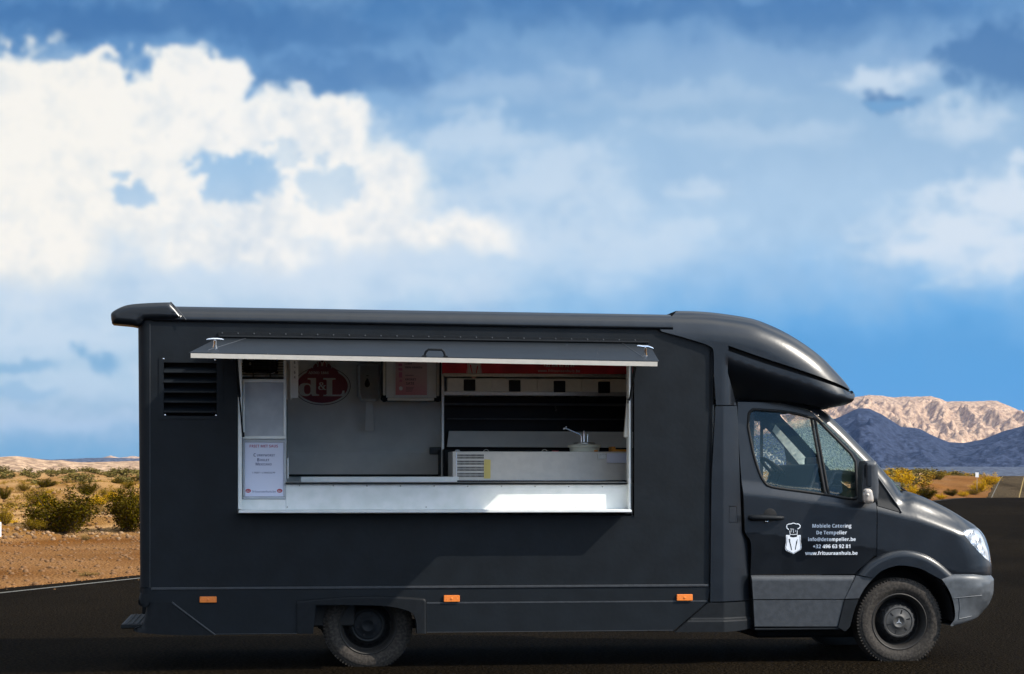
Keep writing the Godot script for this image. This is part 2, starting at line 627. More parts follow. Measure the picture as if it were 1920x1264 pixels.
	for k in [["pale_rock", lin(0.62, 0.43, 0.28)], ["cloud_shade_rock", lin(0.050, 0.064, 0.104)], ["tan_hill", lin(0.62, 0.42, 0.26)], ["far_ridge", lin(0.12, 0.14, 0.18)]]:
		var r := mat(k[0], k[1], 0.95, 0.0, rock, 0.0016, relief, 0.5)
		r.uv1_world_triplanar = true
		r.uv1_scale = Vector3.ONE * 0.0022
	mat("stone", lin(0.60, 0.42, 0.26), 0.9, 0.0, grains, 2.0)
	M.stone.vertex_color_use_as_albedo = true
	var leaf := mat("leaf", Color(1, 1, 1), 0.75)
	leaf.vertex_color_use_as_albedo = true
	leaf.backlight_enabled = true
	leaf.backlight = Color(0.12, 0.11, 0.04)
	for k in ["sand", "leaf", "stone", "pale_rock", "cloud_shade_rock", "tan_hill", "far_ridge"]:
		M[k].metallic_specular = 0.08
	M.body_black.metallic_specular = 0.36
	M.plastic_black.metallic_specular = 0.32
	mat("twig", lin(0.075, 0.050, 0.032), 0.9)
	mat("sign_white", lin(0.85, 0.85, 0.85), 0.5)


# ---------------------------------------------------------------- scene
func _ready() -> void:
	rng.seed = 20240611
	truck_at = Transform3D(Basis(Vector3.UP, deg_to_rad(YAW)), Vector3(0, 0, -17))
	# camera: level, long lens, shifted upwards
	var cam := Camera3D.new()
	cam.name = "camera"
	cam.projection = Camera3D.PROJECTION_FRUSTUM
	cam.near = 0.5
	cam.far = 30000.0
	cam.size = 2.0 * cam.near * 632.0 / FOCAL
	cam.frustum_offset = Vector2(0, cam.near * (HORIZON - 632.0) / FOCAL)
	cam.position = Vector3(0, EYE, 0)
	cam.current = true
	add_child(cam)
	# sky
	var env := Environment.new()
	env.background_mode = Environment.BG_SKY
	var sky := Sky.new()
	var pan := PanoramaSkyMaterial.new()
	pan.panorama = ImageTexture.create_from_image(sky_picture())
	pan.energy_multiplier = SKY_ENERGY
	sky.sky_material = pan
	env.sky = sky
	env.tonemap_mode = Environment.TONE_MAPPER_LINEAR
	env.tonemap_exposure = EXPOSURE
	env.sdfgi_enabled = true
	env.ssao_enabled = true
	env.ssil_enabled = true
	env.fog_enabled = true
	env.fog_density = FOG
	env.fog_light_color = Color(0.55, 0.68, 0.90)
	var we := WorldEnvironment.new()
	we.name = "world_environment"
	we.environment = env
	add_child(we)
	# sun: high on the right, on the camera's side of the truck
	var sun := DirectionalLight3D.new()
	sun.name = "sun"
	sun.light_energy = 1.6
	sun.light_color = Color(1.0, 0.965, 0.91)
	sun.light_angular_distance = 0.5
	sun.shadow_enabled = true
	var to_sun := truck_at.basis * Vector3(1.85, 1.78, 1.0).normalized()
	sun.transform = Transform3D(Basis.looking_at(-to_sun, Vector3.UP), Vector3(10, 20, 0))
	add_child(sun)

	bold = SystemFont.new()
	bold.font_names = PackedStringArray(["Droid Sans"])
	bold.font_weight = 700
	serif = SystemFont.new()
	serif.font_names = PackedStringArray(["Droid Serif"])
	serif.font_weight = 700
	sans = SystemFont.new()
	sans.font_names = PackedStringArray(["Droid Sans"])
	make_materials()
	build_land()
	build_mountains()
	build_truck()
	build_cab()
	build_kitchen()
	build_plants()
	build_roadside()


const SKY_ENERGY := 1.0
const EXPOSURE := 1.0
const FOG := 0.000017


# ---------------------------------------------------------------- sky
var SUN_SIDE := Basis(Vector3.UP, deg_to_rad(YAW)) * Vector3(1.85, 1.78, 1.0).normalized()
var sky_a := FastNoiseLite.new()
var sky_b := FastNoiseLite.new()
var sky_c := FastNoiseLite.new()
var white_cloud := [[40, 330, 250, 285], [290, 300, 260, 215], [500, 335, 200, 190], [670, 380, 190, 150], [850, 440, 150, 62], [140, 150, 110, 70], [360, 150, 120, 70], [620, 250, 120, 90], [60, 470, 220, 110], [420, 470, 260, 60]]
var gaps := [[440, 338, 100, 50, 1.0], [258, 364, 40, 26, 0.9], [615, 348, 70, 52, 0.55], [240, 114, 46, 15, 0.7], [112, 98, 50, 16, 0.8], [235, 322, 22, 12, 0.7], [530, 290, 40, 30, 0.35]]
var pale_cloud := [[880, 275, 240, 80, 0.55], [1010, 340, 190, 90, 0.55], [720, 225, 90, 40, 0.4], [1090, 455, 430, 80, 0.5], [1320, 346, 100, 26, 0.5], [1160, 395, 70, 40, 0.35], [600, 500, 620, 90, 0.6], [900, 430, 240, 110, 0.6], [1010, 470, 160, 50, 0.4], [1320, 430, 60, 50, 0.4], [760, 520, 500, 40, 0.35],
	[1800, 450, 240, 105, 0.95], [1900, 375, 150, 80, 0.95], [1650, 150, 140, 34, 0.75], [1810, 225, 130, 45, 0.65], [1720, 130, 90, 30, 0.5], [1915, 298, 45, 24, 0.8], [1680, 420, 90, 40, 0.4], [60, 560, 260, 60, 0.5], [60, 630, 300, 60, 0.5], [160, 720, 330, 60, 0.45], [80, 790, 300, 40, 0.4], [1400, 250, 260, 40, 0.3], [1250, 180, 300, 40, 0.25], [900, 160, 240, 40, 0.25]]
var dark_cloud := [[168, 672, 44, 34, 0.65], [40, 682, 80, 18, 0.45], [40, 738, 80, 22, 0.35], [1682, 184, 60, 22, 0.6], [1890, 110, 160, 90, 0.65], [1350, 20, 620, 45, 0.4], [300, 40, 380, 50, 0.6], [640, 140, 240, 55, 0.45], [1500, 40, 300, 50, 0.25], [840, 46, 60, 25, 0.3], [560, 60, 200, 50, 0.5], [30, 30, 160, 22, 0.5]]


func soft(d: float, w: float) -> float:
	return smoothstep(0.0, 1.0, clampf(d / w, 0.0, 1.0))


func blob(u: float, v: float, b: Array) -> float:
	return 1.0 - sqrt(pow((u - b[0]) / b[2], 2) + pow((v - b[1]) / b[3], 2))


func sky_color(dir: Vector3) -> Color:
	var az := atan2(dir.x, -dir.z)
	var el := asin(clampf(dir.y, -1, 1))
	var u := MIDDLE + FOCAL * (tan(az) if absf(az) < 0.5 else az + signf(az) * 0.05)
	var v := HORIZON - FOCAL * (tan(el) / cos(az) if absf(az) < 0.5 and el < 0.5 else el)
	var out := clampf(maxf(maxf(-u, u - 1920.0), -v) / 500.0, 0.0, 1.0)
	var a := sky_a.get_noise_3dv(dir * 26.0)
	var b := sky_b.get_noise_3dv(dir * 26.0)
	var fine := sky_c.get_noise_3dv(dir * 75.0)
	var tiny := sky_b.get_noise_3dv(dir * 190.0)
	var streak := sky_b.get_noise_3dv(Vector3(dir.x * 22.0, dir.y * 75.0 + 0.2 * a, dir.z * 22.0) + Vector3(9, 2, 4))
	var wide := sky_a.get_noise_3dv(dir * 3.1 + Vector3(7, 3, 1))
	var uu := u + 60.0 * a + 14.0 * fine
	var vv := v + 42.0 * b + 10.0 * fine
	var side := smoothstep(500.0, 1500.0, clampf(uu, -400, 2400))
	# clear and thinly veiled air, by height
	var left := Color8(70, 120, 175)
	var right := Color8(78, 130, 185)
	var tab_l := [[0, Color8(76, 126, 180)], [150, Color8(118, 162, 208)], [300, Color8(160, 196, 228)], [440, Color8(204, 222, 238)], [560, Color8(198, 219, 236)], [640, Color8(184, 210, 230)], [720, Color8(168, 200, 222)], [790, Color8(156, 188, 212)], [860, Color8(118, 172, 206)], [1000, Color8(118, 172, 206)]]
	var tab_r := [[0, Color8(92, 140, 192)], [100, Color8(138, 174, 212)], [200, Color8(152, 186, 218)], [300, Color8(166, 197, 226)], [420, Color8(180, 209, 235)], [520, Color8(152, 195, 233)], [600, Color8(106, 172, 226)], [700, Color8(74, 150, 211)], [760, Color8(60, 140, 203)], [1000, Color8(60, 138, 200)]]
	for t in [tab_l, tab_r]:
		var col: Color = t[0][1]
		for k in t.size() - 1:
			if vv >= t[k][0]:
				col = t[k][1].lerp(t[k + 1][1], clampf((vv - t[k][0]) / float(t[k + 1][0] - t[k][0]), 0, 1))
		if t == tab_l:
			left = col
		else:
			right = col
	var col := left.lerp(right, side)
	col = col.lerp(Color8(150, 186, 220), clampf(0.5 * a + 0.1, 0, 0.35) * (1.0 - smoothstep(560.0, 640.0, vv)))
	# soft pale cloud
	var pale := 0.0
	for p in pale_cloud:
		var f := blob(uu, vv, p)
		if f > -0.3:
			pale = maxf(pale, p[4] * soft(f + 0.26 * fine + 0.20 * b + 0.10 * tiny + 0.50 * streak + 0.10, 0.95))
	pale = maxf(pale, 0.6 * out * soft(wide + 0.4 * a + 0.04, 0.5))
	col = col.lerp(Color8(218, 230, 242), pale)
	# heavy slate-blue cloud
	var dark := 0.0
	for p in dark_cloud:
		var f := blob(uu, vv, p)
		if f > -0.3:
			dark = maxf(dark, p[4] * soft(f + 0.35 * fine + 0.25 * a + 0.05, 0.6))
	dark = maxf(dark, 0.35 * out * soft(-wide + 0.3 * b - 0.15, 0.4))
	col = col.lerp(Color8(62, 110, 166).lerp(Color8(112, 166, 208), smoothstep(400.0, 600.0, v)), dark)
	# bright sunlit cloud with torn edges
	var f0 := -1.0
	for p in white_cloud:
		f0 = maxf(f0, blob(uu, vv, p))
	f0 = maxf(f0, -1.0 + out * (lerpf(0.98, 1.16, smoothstep(0.36, 0.6, el)) + 1.5 * wide))  # more cloud overhead, out of view, added to brighten the truck's shade
	f0 += 0.17 * fine + 0.10 * a + 0.07 * tiny
	var lower := smoothstep(380.0, 520.0, vv) * (1.0 - out)
	var white := soft(f0, lerpf(lerpf(0.22, 0.6, (1.0 - out) * smoothstep(520.0, 900.0, u)), 0.8, lower))
	for h in gaps:
		var f := blob(u + 26.0 * a + 16.0 * fine, v + 20.0 * b + 14.0 * fine, h)
		if f > -0.5:
			white *= 1.0 - h[4] * soft(f + 0.42 * fine + 0.25 * tiny + 0.10, 0.4)
	var body := Color8(253, 250, 244).lerp(Color8(206, 219, 231), clampf(0.10 + 0.62 * b + 0.5 * a + 0.45 * fine + 0.3 * tiny + 0.35 * lower, 0, 1))
	body = body.lerp(Color8(254, 252, 245), soft(0.5 - f0, 0.5) * 0.6 * (1.0 - lower))
	body = body.lerp(Color8(255, 248, 232), 0.3 * (1.0 - smoothstep(100.0, 500.0, absf(u))) )
	col = col.lerp(body, white * 0.97)
	var l := col.srgb_to_linear()
	# air and clouds brighter on the sun's side, boosted to light the truck's shade
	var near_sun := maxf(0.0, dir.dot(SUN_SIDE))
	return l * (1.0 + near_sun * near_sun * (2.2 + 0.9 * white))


func sky_picture() -> Image:
	for k in 3:
		var n: FastNoiseLite = [sky_a, sky_b, sky_c][k]
		n.seed = 11 + 5 * k
		n.noise_type = FastNoiseLite.TYPE_SIMPLEX_SMOOTH
		n.frequency = 1.0
		n.fractal_octaves = 5 if k < 2 else 4
		n.fractal_gain = 0.55
	var towards := func(x: float, y: float, w: int, h: int) -> Vector3:
		var az := wrapf((x + 0.5) / w * TAU, -PI, PI)
		var el := PI / 2 - (y + 0.5) / h * PI
		return Vector3(sin(az) * cos(el), sin(el), -cos(az) * cos(el))
	var w := 640
	var h := 320
	var im := Image.create(w, h, false, Image.FORMAT_RGBF)
	for y in h:
		for x in w:
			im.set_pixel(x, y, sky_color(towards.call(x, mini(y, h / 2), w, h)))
	im.resize(4096, 2048, Image.INTERPOLATE_BILINEAR)
	for y in range(850, 1030):
		for j in range(-190, 190):
			var x := posmod(j, 4096)
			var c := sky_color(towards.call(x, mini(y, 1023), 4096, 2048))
			var k := clampf(minf(minf(j + 190, 189 - j), y - 850) / 24.0, 0, 1)
			im.set_pixel(x, y, im.get_pixel(x, y).lerp(c, k))
	return im


# ---------------------------------------------------------------- land
var ground_noise := FastNoiseLite.new()
var edge_x := [[-60.0, -30.3], [0.0, -14.8], [29.6, -7.16], [34.0, -6.0], [97.0, 12.3], [151.0, 29.5], [189.0, 40.1], [220.0, 48.2], [290.0, 65.4], [340.0, 78.1], [420.0, 98.0], [700.0, 168.0]]
var road_high := [[-60.0, 0.0], [160.0, 0.0], [188.0, -0.06], [212.0, -0.8], [240.0, -1.9], [262.0, -1.8], [290.0, -0.67], [340.0, 1.75], [365.0, 2.2], [420.0, 2.0], [700.0, -1.0]]
var road_wide := [[-60.0, 27.0], [165.0, 27.0], [235.0, 8.2], [700.0, 8.2]]


func look_up(t: Array, d: float) -> float:
	if d <= t[0][0]:
		return t[0][1]
	for k in t.size() - 1:
		if d < t[k + 1][0]:
			var s: float = (d - t[k][0]) / (t[k + 1][0] - t[k][0])
			return lerpf(t[k][1], t[k + 1][1], s)
	return t[-1][1]


func beside_road(x: float, z: float) -> float:   # metres outside the asphalt, negative on it
	var d := -z
	var l := (x - look_up(edge_x, d)) * 0.96
	return maxf(-l, l - look_up(road_wide, d))


func land_height(x: float, z: float) -> float:
	var d := -z
	var far := Vector2(x, z).length()
	var e := beside_road(x, z)
	var n := ground_noise.get_noise_2d(x, z)
	var n2 := ground_noise.get_noise_2d(x * 0.22 + 300, z * 0.22)
	var rh := look_up(road_high, d)
	var nat := 0.05 * n - 0.02
	nat += smoothstep(11.0, 14.0, e) * (0.22 + 0.30 * n + 0.35 * n2)
	nat += 2.35 * smoothstep(110.0, 430.0, far) + 0.6 * n2 * smoothstep(60.0, 200.0, far)
	nat -= smoothstep(620.0, 2600.0, far) * 16.0
	if d > 760.0 or d < -70.0:
		return nat
	if e < 0.5:
		return rh - 0.13
	return lerpf(rh - 0.04, nat, smoothstep(0.5, 12.0 if d > 120.0 else 5.0, e))


func soil(x: float, z: float) -> Color:
	var e := beside_road(x, z)
	var far := Vector2(x, z).length()
	var n := ground_noise.get_noise_2d(x * 0.7 + 90, z * 0.7)
	var m := ground_noise.get_noise_2d(x * 0.15, z * 0.15 + 50)
	var verge := Color(0.25, 0.105, 0.028).lerp(Color(0.43, 0.225, 0.092), clampf(0.5 + 1.1 * n, 0, 1))
	verge = verge.lerp(Color(0.38, 0.15, 0.03), clampf(m * 1.5, 0, 0.6))
	var scrub := Color(0.74, 0.45, 0.20).lerp(Color(0.36, 0.165, 0.030), clampf(0.35 + 1.3 * n + 0.5 * m, 0, 1))
	var c := verge.lerp(scrub, smoothstep(10.5, 13.5, e))
	c = c.lerp(Color(0.80, 0.56, 0.31), 0.65 * smoothstep(9.0, 14.0, e) * smoothstep(10.0, 30.0, x))
	return c.lerp(Color(0.42, 0.27, 0.13), smoothstep(250.0, 700.0, far))


func build_land() -> void:
	ground_noise.seed = 5
	ground_noise.frequency = 0.22
	ground_noise.fractal_octaves = 4
	var angles := []
	var a := -PI
	while a < PI - 1e-4:
		angles.append(a)
		a += deg_to_rad(0.2 if absf(a) < 0.36 else 1.0 if absf(a) < 0.9 else 6.0)
	angles.append(PI)
	var radii := [0.0]
	var r := 1.5
	while r < 14000.0:
		radii.append(r)
		r *= 1.022 if r > 22.0 and r < 500.0 else 1.09
	var g := Geo.new()
	var prev_p := []
	var prev_n := []
	var prev_c := []
	for rr in radii:
		var row_p := []
		var row_n := []
		var row_c := []
		for t in angles:
			var x: float = sin(t) * rr
			var z: float = -cos(t) * rr
			var y := land_height(x, z)
			var s: float = maxf(0.15, rr * 0.006)
			row_p.append(Vector3(x, y, z))
			row_n.append(Vector3(land_height(x - s, z) - land_height(x + s, z), 2 * s, land_height(x, z - s) - land_height(x, z + s)).normalized())
			row_c.append(soil(x, z))
		if prev_p:
			for k in angles.size() - 1:
				for q in [[[0, k], [0, k + 1], [1, k + 1]], [[0, k], [1, k + 1], [1, k]]]:
					var pv := []
					var nv := []
					var cv := []
					for w in q:
						pv.append((prev_p if w[0] == 0 else row_p)[w[1]])
						nv.append((prev_n if w[0] == 0 else row_n)[w[1]])
						cv.append((prev_c if w[0] == 0 else row_c)[w[1]])
					if (pv[2] - pv[0]).cross(pv[1] - pv[0]).y < 0.0:
						for arr in [pv, nv, cv]:
							var h = arr[1]
							arr[1] = arr[2]
							arr[2] = h
					for w in 3:
						g.v.append(pv[w]); g.n.append(nv[w]); g.c.append(cv[w])
		prev_p = row_p
		prev_n = row_n
		prev_c = row_c
	structure("desert_ground", g, M.sand)

	# the road: one sheet with a ragged edge
	var ragged := FastNoiseLite.new()
	ragged.frequency = 0.6
	ragged.seed = 3
	var road := Geo.new()
	var rows := []
	var d := -60.0
	while d < 620.0:
		var l := look_up(edge_x, d)
		var w := look_up(road_wide, d)
		var y := look_up(road_high, d)
		var row := []
		for k in 41:
			var f := k / 40.0
			var jag := (0.26 * ragged.get_noise_1d(d) if k == 0 else 0.0)
			row.append(Vector3(l + (f * w + jag) / 0.96, y + 0.03 * sin(f * PI), -d))
		row.insert(0, row[0] + Vector3(-0.12, -0.15, 0))
		row.append(row[-1] + Vector3(0.12, -0.15, 0))
		rows.append(row)
		d += 0.5 if d < 60.0 and d > 20.0 else 2.0
	for i in rows.size() - 1:
		for k in rows[i].size() - 1:
			var q := [rows[i][k], rows[i][k + 1], rows[i + 1][k + 1], rows[i + 1][k]]
			var nn: Vector3 = (q[1] - q[0]).cross(q[3] - q[0])
			nn = (nn * signf(nn.y)).normalized()
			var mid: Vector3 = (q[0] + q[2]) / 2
			var wear_and_sunlight := 1.0 + 0.55 * ground_noise.get_noise_2d(mid.x * 0.5 + 40.0, mid.z * 0.12) + 0.35 * ground_noise.get_noise_2d(mid.x * 2.0, mid.z * 0.6)
			wear_and_sunlight *= lerpf(0.125, 0.9, smoothstep(195.0, 260.0, -mid.z))  # far stretch painted paler, standing in for sunlight at a grazing angle
			road.tint = Color(wear_and_sunlight, wear_and_sunlight, wear_and_sunlight)
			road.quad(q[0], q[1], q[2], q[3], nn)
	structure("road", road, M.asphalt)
	var line := func(off: float, wide: float, d0: float, d1: float, called: String, m: Material) -> void:
		var s := Geo.new()
		var at := d0
		while at < d1:
			var step := 1.0
			var q := []
			for dd in [at, at + step]:
				var f: float = off / look_up(road_wide, dd)
				var y: float = look_up(road_high, dd) + 0.03 * sin(f * PI) + 0.007
				for o in [off, off + wide]:
					q.append(Vector3(look_up(edge_x, dd) + o / 0.96, y, -dd))
			s.quad(q[0], q[1], q[3], q[2], Vector3.UP)
			at += step
		structure(called, s, m)
	line.call(0.48, 0.10, -20.0, 600.0, "road_edge_line", M.paint_white)
	line.call(4.05, 0.14, 215.0, 600.0, "road_centre_line", M.paint_yellow)
	line.call(7.6, 0.13, 225.0, 600.0, "road_edge_line", M.paint_white)


# a range of hills: its crest as surveyed (px, py), built at its distance with ridges and gullies
func range_of(called: String, crest: Array, dist: float, deep: float, m: Material, rough: float, seed_: int, scale: float, foot := 0.0) -> void:
	var f := FastNoiseLite.new()
	f.seed = seed_
	f.noise_type = FastNoiseLite.TYPE_SIMPLEX_SMOOTH
	f.fractal_type = FastNoiseLite.FRACTAL_RIDGED
	f.fractal_octaves = 5
	f.frequency = 1.0 / scale
	var g := Geo.new()
	var x0: float = crest[0][0]
	var x1: float = crest[-1][0]
	var nx := int((x1 - x0) / 3.0)
	var nz := 110
	var grid := []
	for j in nz + 1:
		var t := j / float(nz) * 1.3      # 0 at the foot, 1 at the crest, beyond it the back slope
		var row := PackedVector3Array()
		for i in nx + 1:
			var px := x0 + (x1 - x0) * i / nx
			var dd := dist - deep * (1.0 - t)
			var x := (px - MIDDLE) / FOCAL * dd
			var top := EYE + (HORIZON - look_up(crest, px)) / FOCAL * dist
			top *= 1.0 + 0.004 * f.get_noise_2d(x * 2.3, 77.0) / 0.4
			var n := 0.72 * f.get_noise_2d(x + 0.25 * dd, dd * 0.42) + 0.4 * f.get_noise_2d(x * 2.6 - 0.4 * dd, dd * 1.3)
			var s := pow(minf(t, 1.0), 1.25) if t <= 1.0 else 1.0 - (t - 1.0) * 2.2
			var y := top * (s + rough * (n - 0.25) * (1.0 - smoothstep(0.70, 1.0, t) * 0.93) * smoothstep(0.0, 0.25, t))
			row.append(Vector3(x, y * smoothstep(-0.02, 0.10, t) + foot * (1.0 - smoothstep(0.0, 0.1, t)), -dd))
		grid.append(row)
	var nor := func(i: int, j: int) -> Vector3:
		var a: Vector3 = grid[j][mini(i + 1, nx)] - grid[j][maxi(i - 1, 0)]
		var b: Vector3 = grid[mini(j + 1, nz)][i] - grid[maxi(j - 1, 0)][i]
		var c := a.cross(b)
		return c.normalized() * signf(c.y if c.y != 0.0 else 1.0)
	var normals := []
	for j in nz + 1:
		var row := PackedVector3Array()
		for i in nx + 1:
			row.append(nor.call(i, j))
		normals.append(row)
	for j in nz:
		for i in nx:
			g.quad_s(grid[j][i], grid[j][i + 1], grid[j + 1][i + 1], grid[j + 1][i], normals[j][i], normals[j][i + 1], normals[j + 1][i + 1], normals[j + 1][i])
	structure(called, g, m)


func build_mountains() -> void:
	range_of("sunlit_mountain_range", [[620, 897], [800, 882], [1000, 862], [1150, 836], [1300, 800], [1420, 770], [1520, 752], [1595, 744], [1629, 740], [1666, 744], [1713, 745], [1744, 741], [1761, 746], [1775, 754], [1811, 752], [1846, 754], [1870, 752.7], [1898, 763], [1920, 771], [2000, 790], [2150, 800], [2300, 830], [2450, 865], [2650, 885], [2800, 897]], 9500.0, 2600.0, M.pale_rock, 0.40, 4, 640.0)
	range_of("shade_tinted_mountain_range", [[700, 897], [900, 880], [1200, 848], [1400, 820], [1520, 800], [1570, 783], [1609, 766], [1630, 767], [1652, 776], [1690, 801], [1725, 804], [1751, 817], [1780, 829], [1808, 830], [1844, 823], [1884, 807], [1920, 798], [2000, 780], [2100, 800], [2250, 840], [2400, 872], [2600, 888], [2750, 897]], 6600.0, 1800.0, M.cloud_shade_rock, 0.32, 9, 620.0)  # dark bluish rock colour stands in for a cloud's shadow on this range
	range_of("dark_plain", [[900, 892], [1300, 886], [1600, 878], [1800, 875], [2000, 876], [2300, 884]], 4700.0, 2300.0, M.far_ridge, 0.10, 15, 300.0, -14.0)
	range_of("sand_hill", [[-500, 880], [-250, 862], [-80, 860], [0, 857], [30, 855], [56, 858], [88, 863], [116, 863], [148, 867], [200, 866], [260, 864], [340, 866], [480, 874], [700, 884], [900, 893]], 2600.0, 700.0, M.tan_hill, 0.12, 21, 90.0, -14.0)
	range_of("far_ridge", [[-400, 880], [0, 868], [61, 859], [95, 862], [133, 860], [165, 858.5], [197, 858], [240, 859], [300, 861], [420, 868], [560, 880]], 7000.0, 900.0, M.far_ridge, 0.12, 27, 200.0)
	range_of("pale_far_peaks", [[120, 880], [180, 861], [207, 854], [222, 858], [236, 857], [248, 854.5], [270, 858], [330, 866], [420, 880]], 9800.0, 900.0, M.pale_rock, 0.12, 31, 260.0)


# ---------------------------------------------------------------- the truck: box body
func shell(outline: PackedVector2Array, holes: Array, zf: Callable, cell: float, across: Array, bands := []) -> Geo:
	var g := Geo.new()
	g.skin(outline, holes, zf, cell, WIDE, bands)
	for line in across:
		g.rim(line, zf, 0.0, WIDE)
	return g


# an open panel: near face with its edges folded back
func panel(outline: PackedVector2Array, holes: Array, zf: Callable, cell: float, fold := 0.02, bands := []) -> Geo:
	var g := Geo.new()
	g.skin(outline, holes, zf, cell, 0.0, bands)
	var ccw := -1.0 if Geometry2D.is_polygon_clockwise(outline) else 1.0
	g.rim(outline, zf, fold, 0.0, true, ccw)
	for h in holes:
		g.rim(h, zf, fold, 0.0, true, 1.0 if Geometry2D.is_polygon_clockwise(h) else -1.0)
	return g


func level(z: float) -> Callable:
	return func(_p: Vector2) -> float: return z


func joined(parts: Array) -> PackedVector2Array:
	var out := PackedVector2Array()
	for p in parts:
		for q in p:
			if out.is_empty() or out[-1].distance_squared_to(q) > 1e-8:
				out.append(q)
	if out[0].distance_squared_to(out[-1]) < 1e-8:
		out.remove_at(out.size() - 1)
	return out


func build_truck() -> void:
	truck = thing("food_truck", "matt black food truck with its serving hatch propped open, standing alone on the dark asphalt", "food truck", Vector3(0, 0, -WIDE / 2))
	# side wall with the serving opening and the louvre opening
	var rear := flat([258, 560, 260, 900, 262, 1200])
	var wall_z := func(p: Vector2) -> float: return -turned_in(reach(p, rear), 0.085) * 0.9
	var opening := flat([445.5, 636, 1189, 645, 1189, 967, 445.5, 962.5])
	var vent := flat([307, 679.5, 406, 680.5, 406, 780.6, 307, 780])
	var wall := flat([258, 598, 700, 604, 1240, 612, 1338, 640, 1332, 1100.5, 262, 1101.5])
	var g := panel(wall, [opening, vent], wall_z, 0.12, 0.045, [[flat([258, 598, 260, 900, 262, 1101.5]), 0.085]])
	part("side_wall", g, M.body_black, truck)
	# lower skirt, standing a little proud
	var skirt := flat([262, 1102, 1332, 1101, 1327, 1128, 1262, 1183.5, 799.5, 1185, 799.5, 1129, 794, 1122, 745, 1118.5, 696, 1117, 630, 1119.5, 557, 1126.5, 557, 1188.5, 404, 1190.5, 329, 1135, 322, 1129.5, 262, 1130])
	var skirt_z := func(p: Vector2) -> float: return 0.008 - turned_in(reach(p, rear), 0.085) * 0.9
	part("lower_skirt", panel(skirt, [], skirt_z, 0.08, 0.03, [[flat([262, 1102, 262, 1130]), 0.085]]), M.body_black, truck)
	g = Geo.new()
	slab_at(g, 283, 1100.2, 1329, 1101.8, 0.017, 0.02, 0.004)
	slab_at(g, 800, 1128.6, 1326, 1129.4, 0.010, 0.004, 0.001)
	slab_at(g, 800, 1182.5, 1262, 1185.5, 0.014, 0.02, 0.004)
	slab_at(g, 404, 1187.5, 557, 1190, 0.014, 0.02, 0.004)
	each("skirt_seam", g, M.plastic_grey, truck)  # paler grey put on these beads to bring out their sunlit highlight
	# arch moulding over the rear wheel
	var outer := curved([557, 1126.5, 630, 1119.5, 696, 1117, 745, 1118.5, 788, 1121.5], 0.02)
	var corner := curved([788, 1121.5, 796, 1123, 799.5, 1129, 799.5, 1140], 0.02)
	var arch := joined([flat([557, 1188.5], 0.02), outer, corner, flat([799.5, 1188, 781.5, 1188], 0.02), curved([781.5, 1188, 780.5, 1168, 774, 1151, 755, 1142.5, 716, 1136, 621, 1134], 0.02), flat([592, 1134.5, 587, 1188.5], 0.02)])
	var arch_line := joined([outer, corner, flat([799.5, 1188], 0.02)])
	var arch_z := func(p: Vector2) -> float: return 0.026 - turned_in(reach(p, arch_line), 0.02)
	part("rear_wheel_arch", panel(arch, [], arch_z, 0.03, 0.10, [[arch_line, 0.02]]), M.plastic_black, truck)
	# rear corner, bumper end cap, tread plate step
	g = Geo.new()
	slab_at(g, 280.2, 607, 281.6, 1128, 0.004, 0.012, 0.002)
	part("corner_seam", g, M.plastic_grey, truck)
	var cap := joined([curved([322.5, 1129.5, 329, 1135, 403.5, 1191], 0.014, 3), curved([403.5, 1191.5, 340, 1191.5, 281, 1188.5, 252, 1184.5, 250.5, 1180, 264, 1172, 270.5, 1155, 274, 1138, 273, 1130], 0.014, 3)])
	var cap_rear := flat([250, 1184, 265, 1171.6, 271, 1153, 274, 1130], 0.014)
	var cap_z := func(p: Vector2) -> float: return 0.016 - turned_in(reach(p, cap_rear), 0.06)
	part("rear_bumper_end", panel(cap, [], cap_z, 0.025, 0.25), M.plastic_black, truck)
	g = Geo.new()
	g.tube([spot(322.5, 1129.5, 0.018), spot(329, 1135, 0.018), spot(366, 1163, 0.018), spot(403.5, 1191, 0.018)], 0.007, 8)
	part("bumper_bead", g, M.plastic_grey, truck)
	g = Geo.new()
	var lip := curved([262, 1112, 260, 1122, 258.5, 1130, 261, 1136, 274, 1138, 280, 1130, 281, 1112], 0.004, 3)
	g.skin(lip, [], func(p: Vector2) -> float: return 0.012 - turned_in(reach(p, flat([262, 1110, 258.5, 1130, 262, 1138], 0.0)), 0.06), 0.02)
	g.rim(lip, level(-0.05), 0.1, 0.0, true)
	part("corner_lip", g, M.plastic_black, truck)
	var step := Geo.new()
	var s0 := spot(226, 1175, -0.10)
	step.box(s0 + Vector3(0.17, 0.0, -0.62), Vector3(0.34, 0.035, 1.24), 0.008)
	var step_part := part("rear_step", step, M.plastic_black, truck)
	var tread := Geo.new()
	for i in 7:
		for j in 22:
			tread.box(s0 + Vector3(0.035 + i * 0.042 + (0.021 if j % 2 else 0.0), 0.02, -0.03 - j * 0.055), Vector3(0.03, 0.008, 0.012), 0.002, Basis(Vector3.UP, 0.6 if j % 2 else -0.6))
	var tp := part("tread_pattern", tread, M.plastic_grey, step_part)
	tp.set_meta("kind", "stuff")

	# roof: rounded edge rails on both sides and the sheet between them
	g = Geo.new()
	var last := []
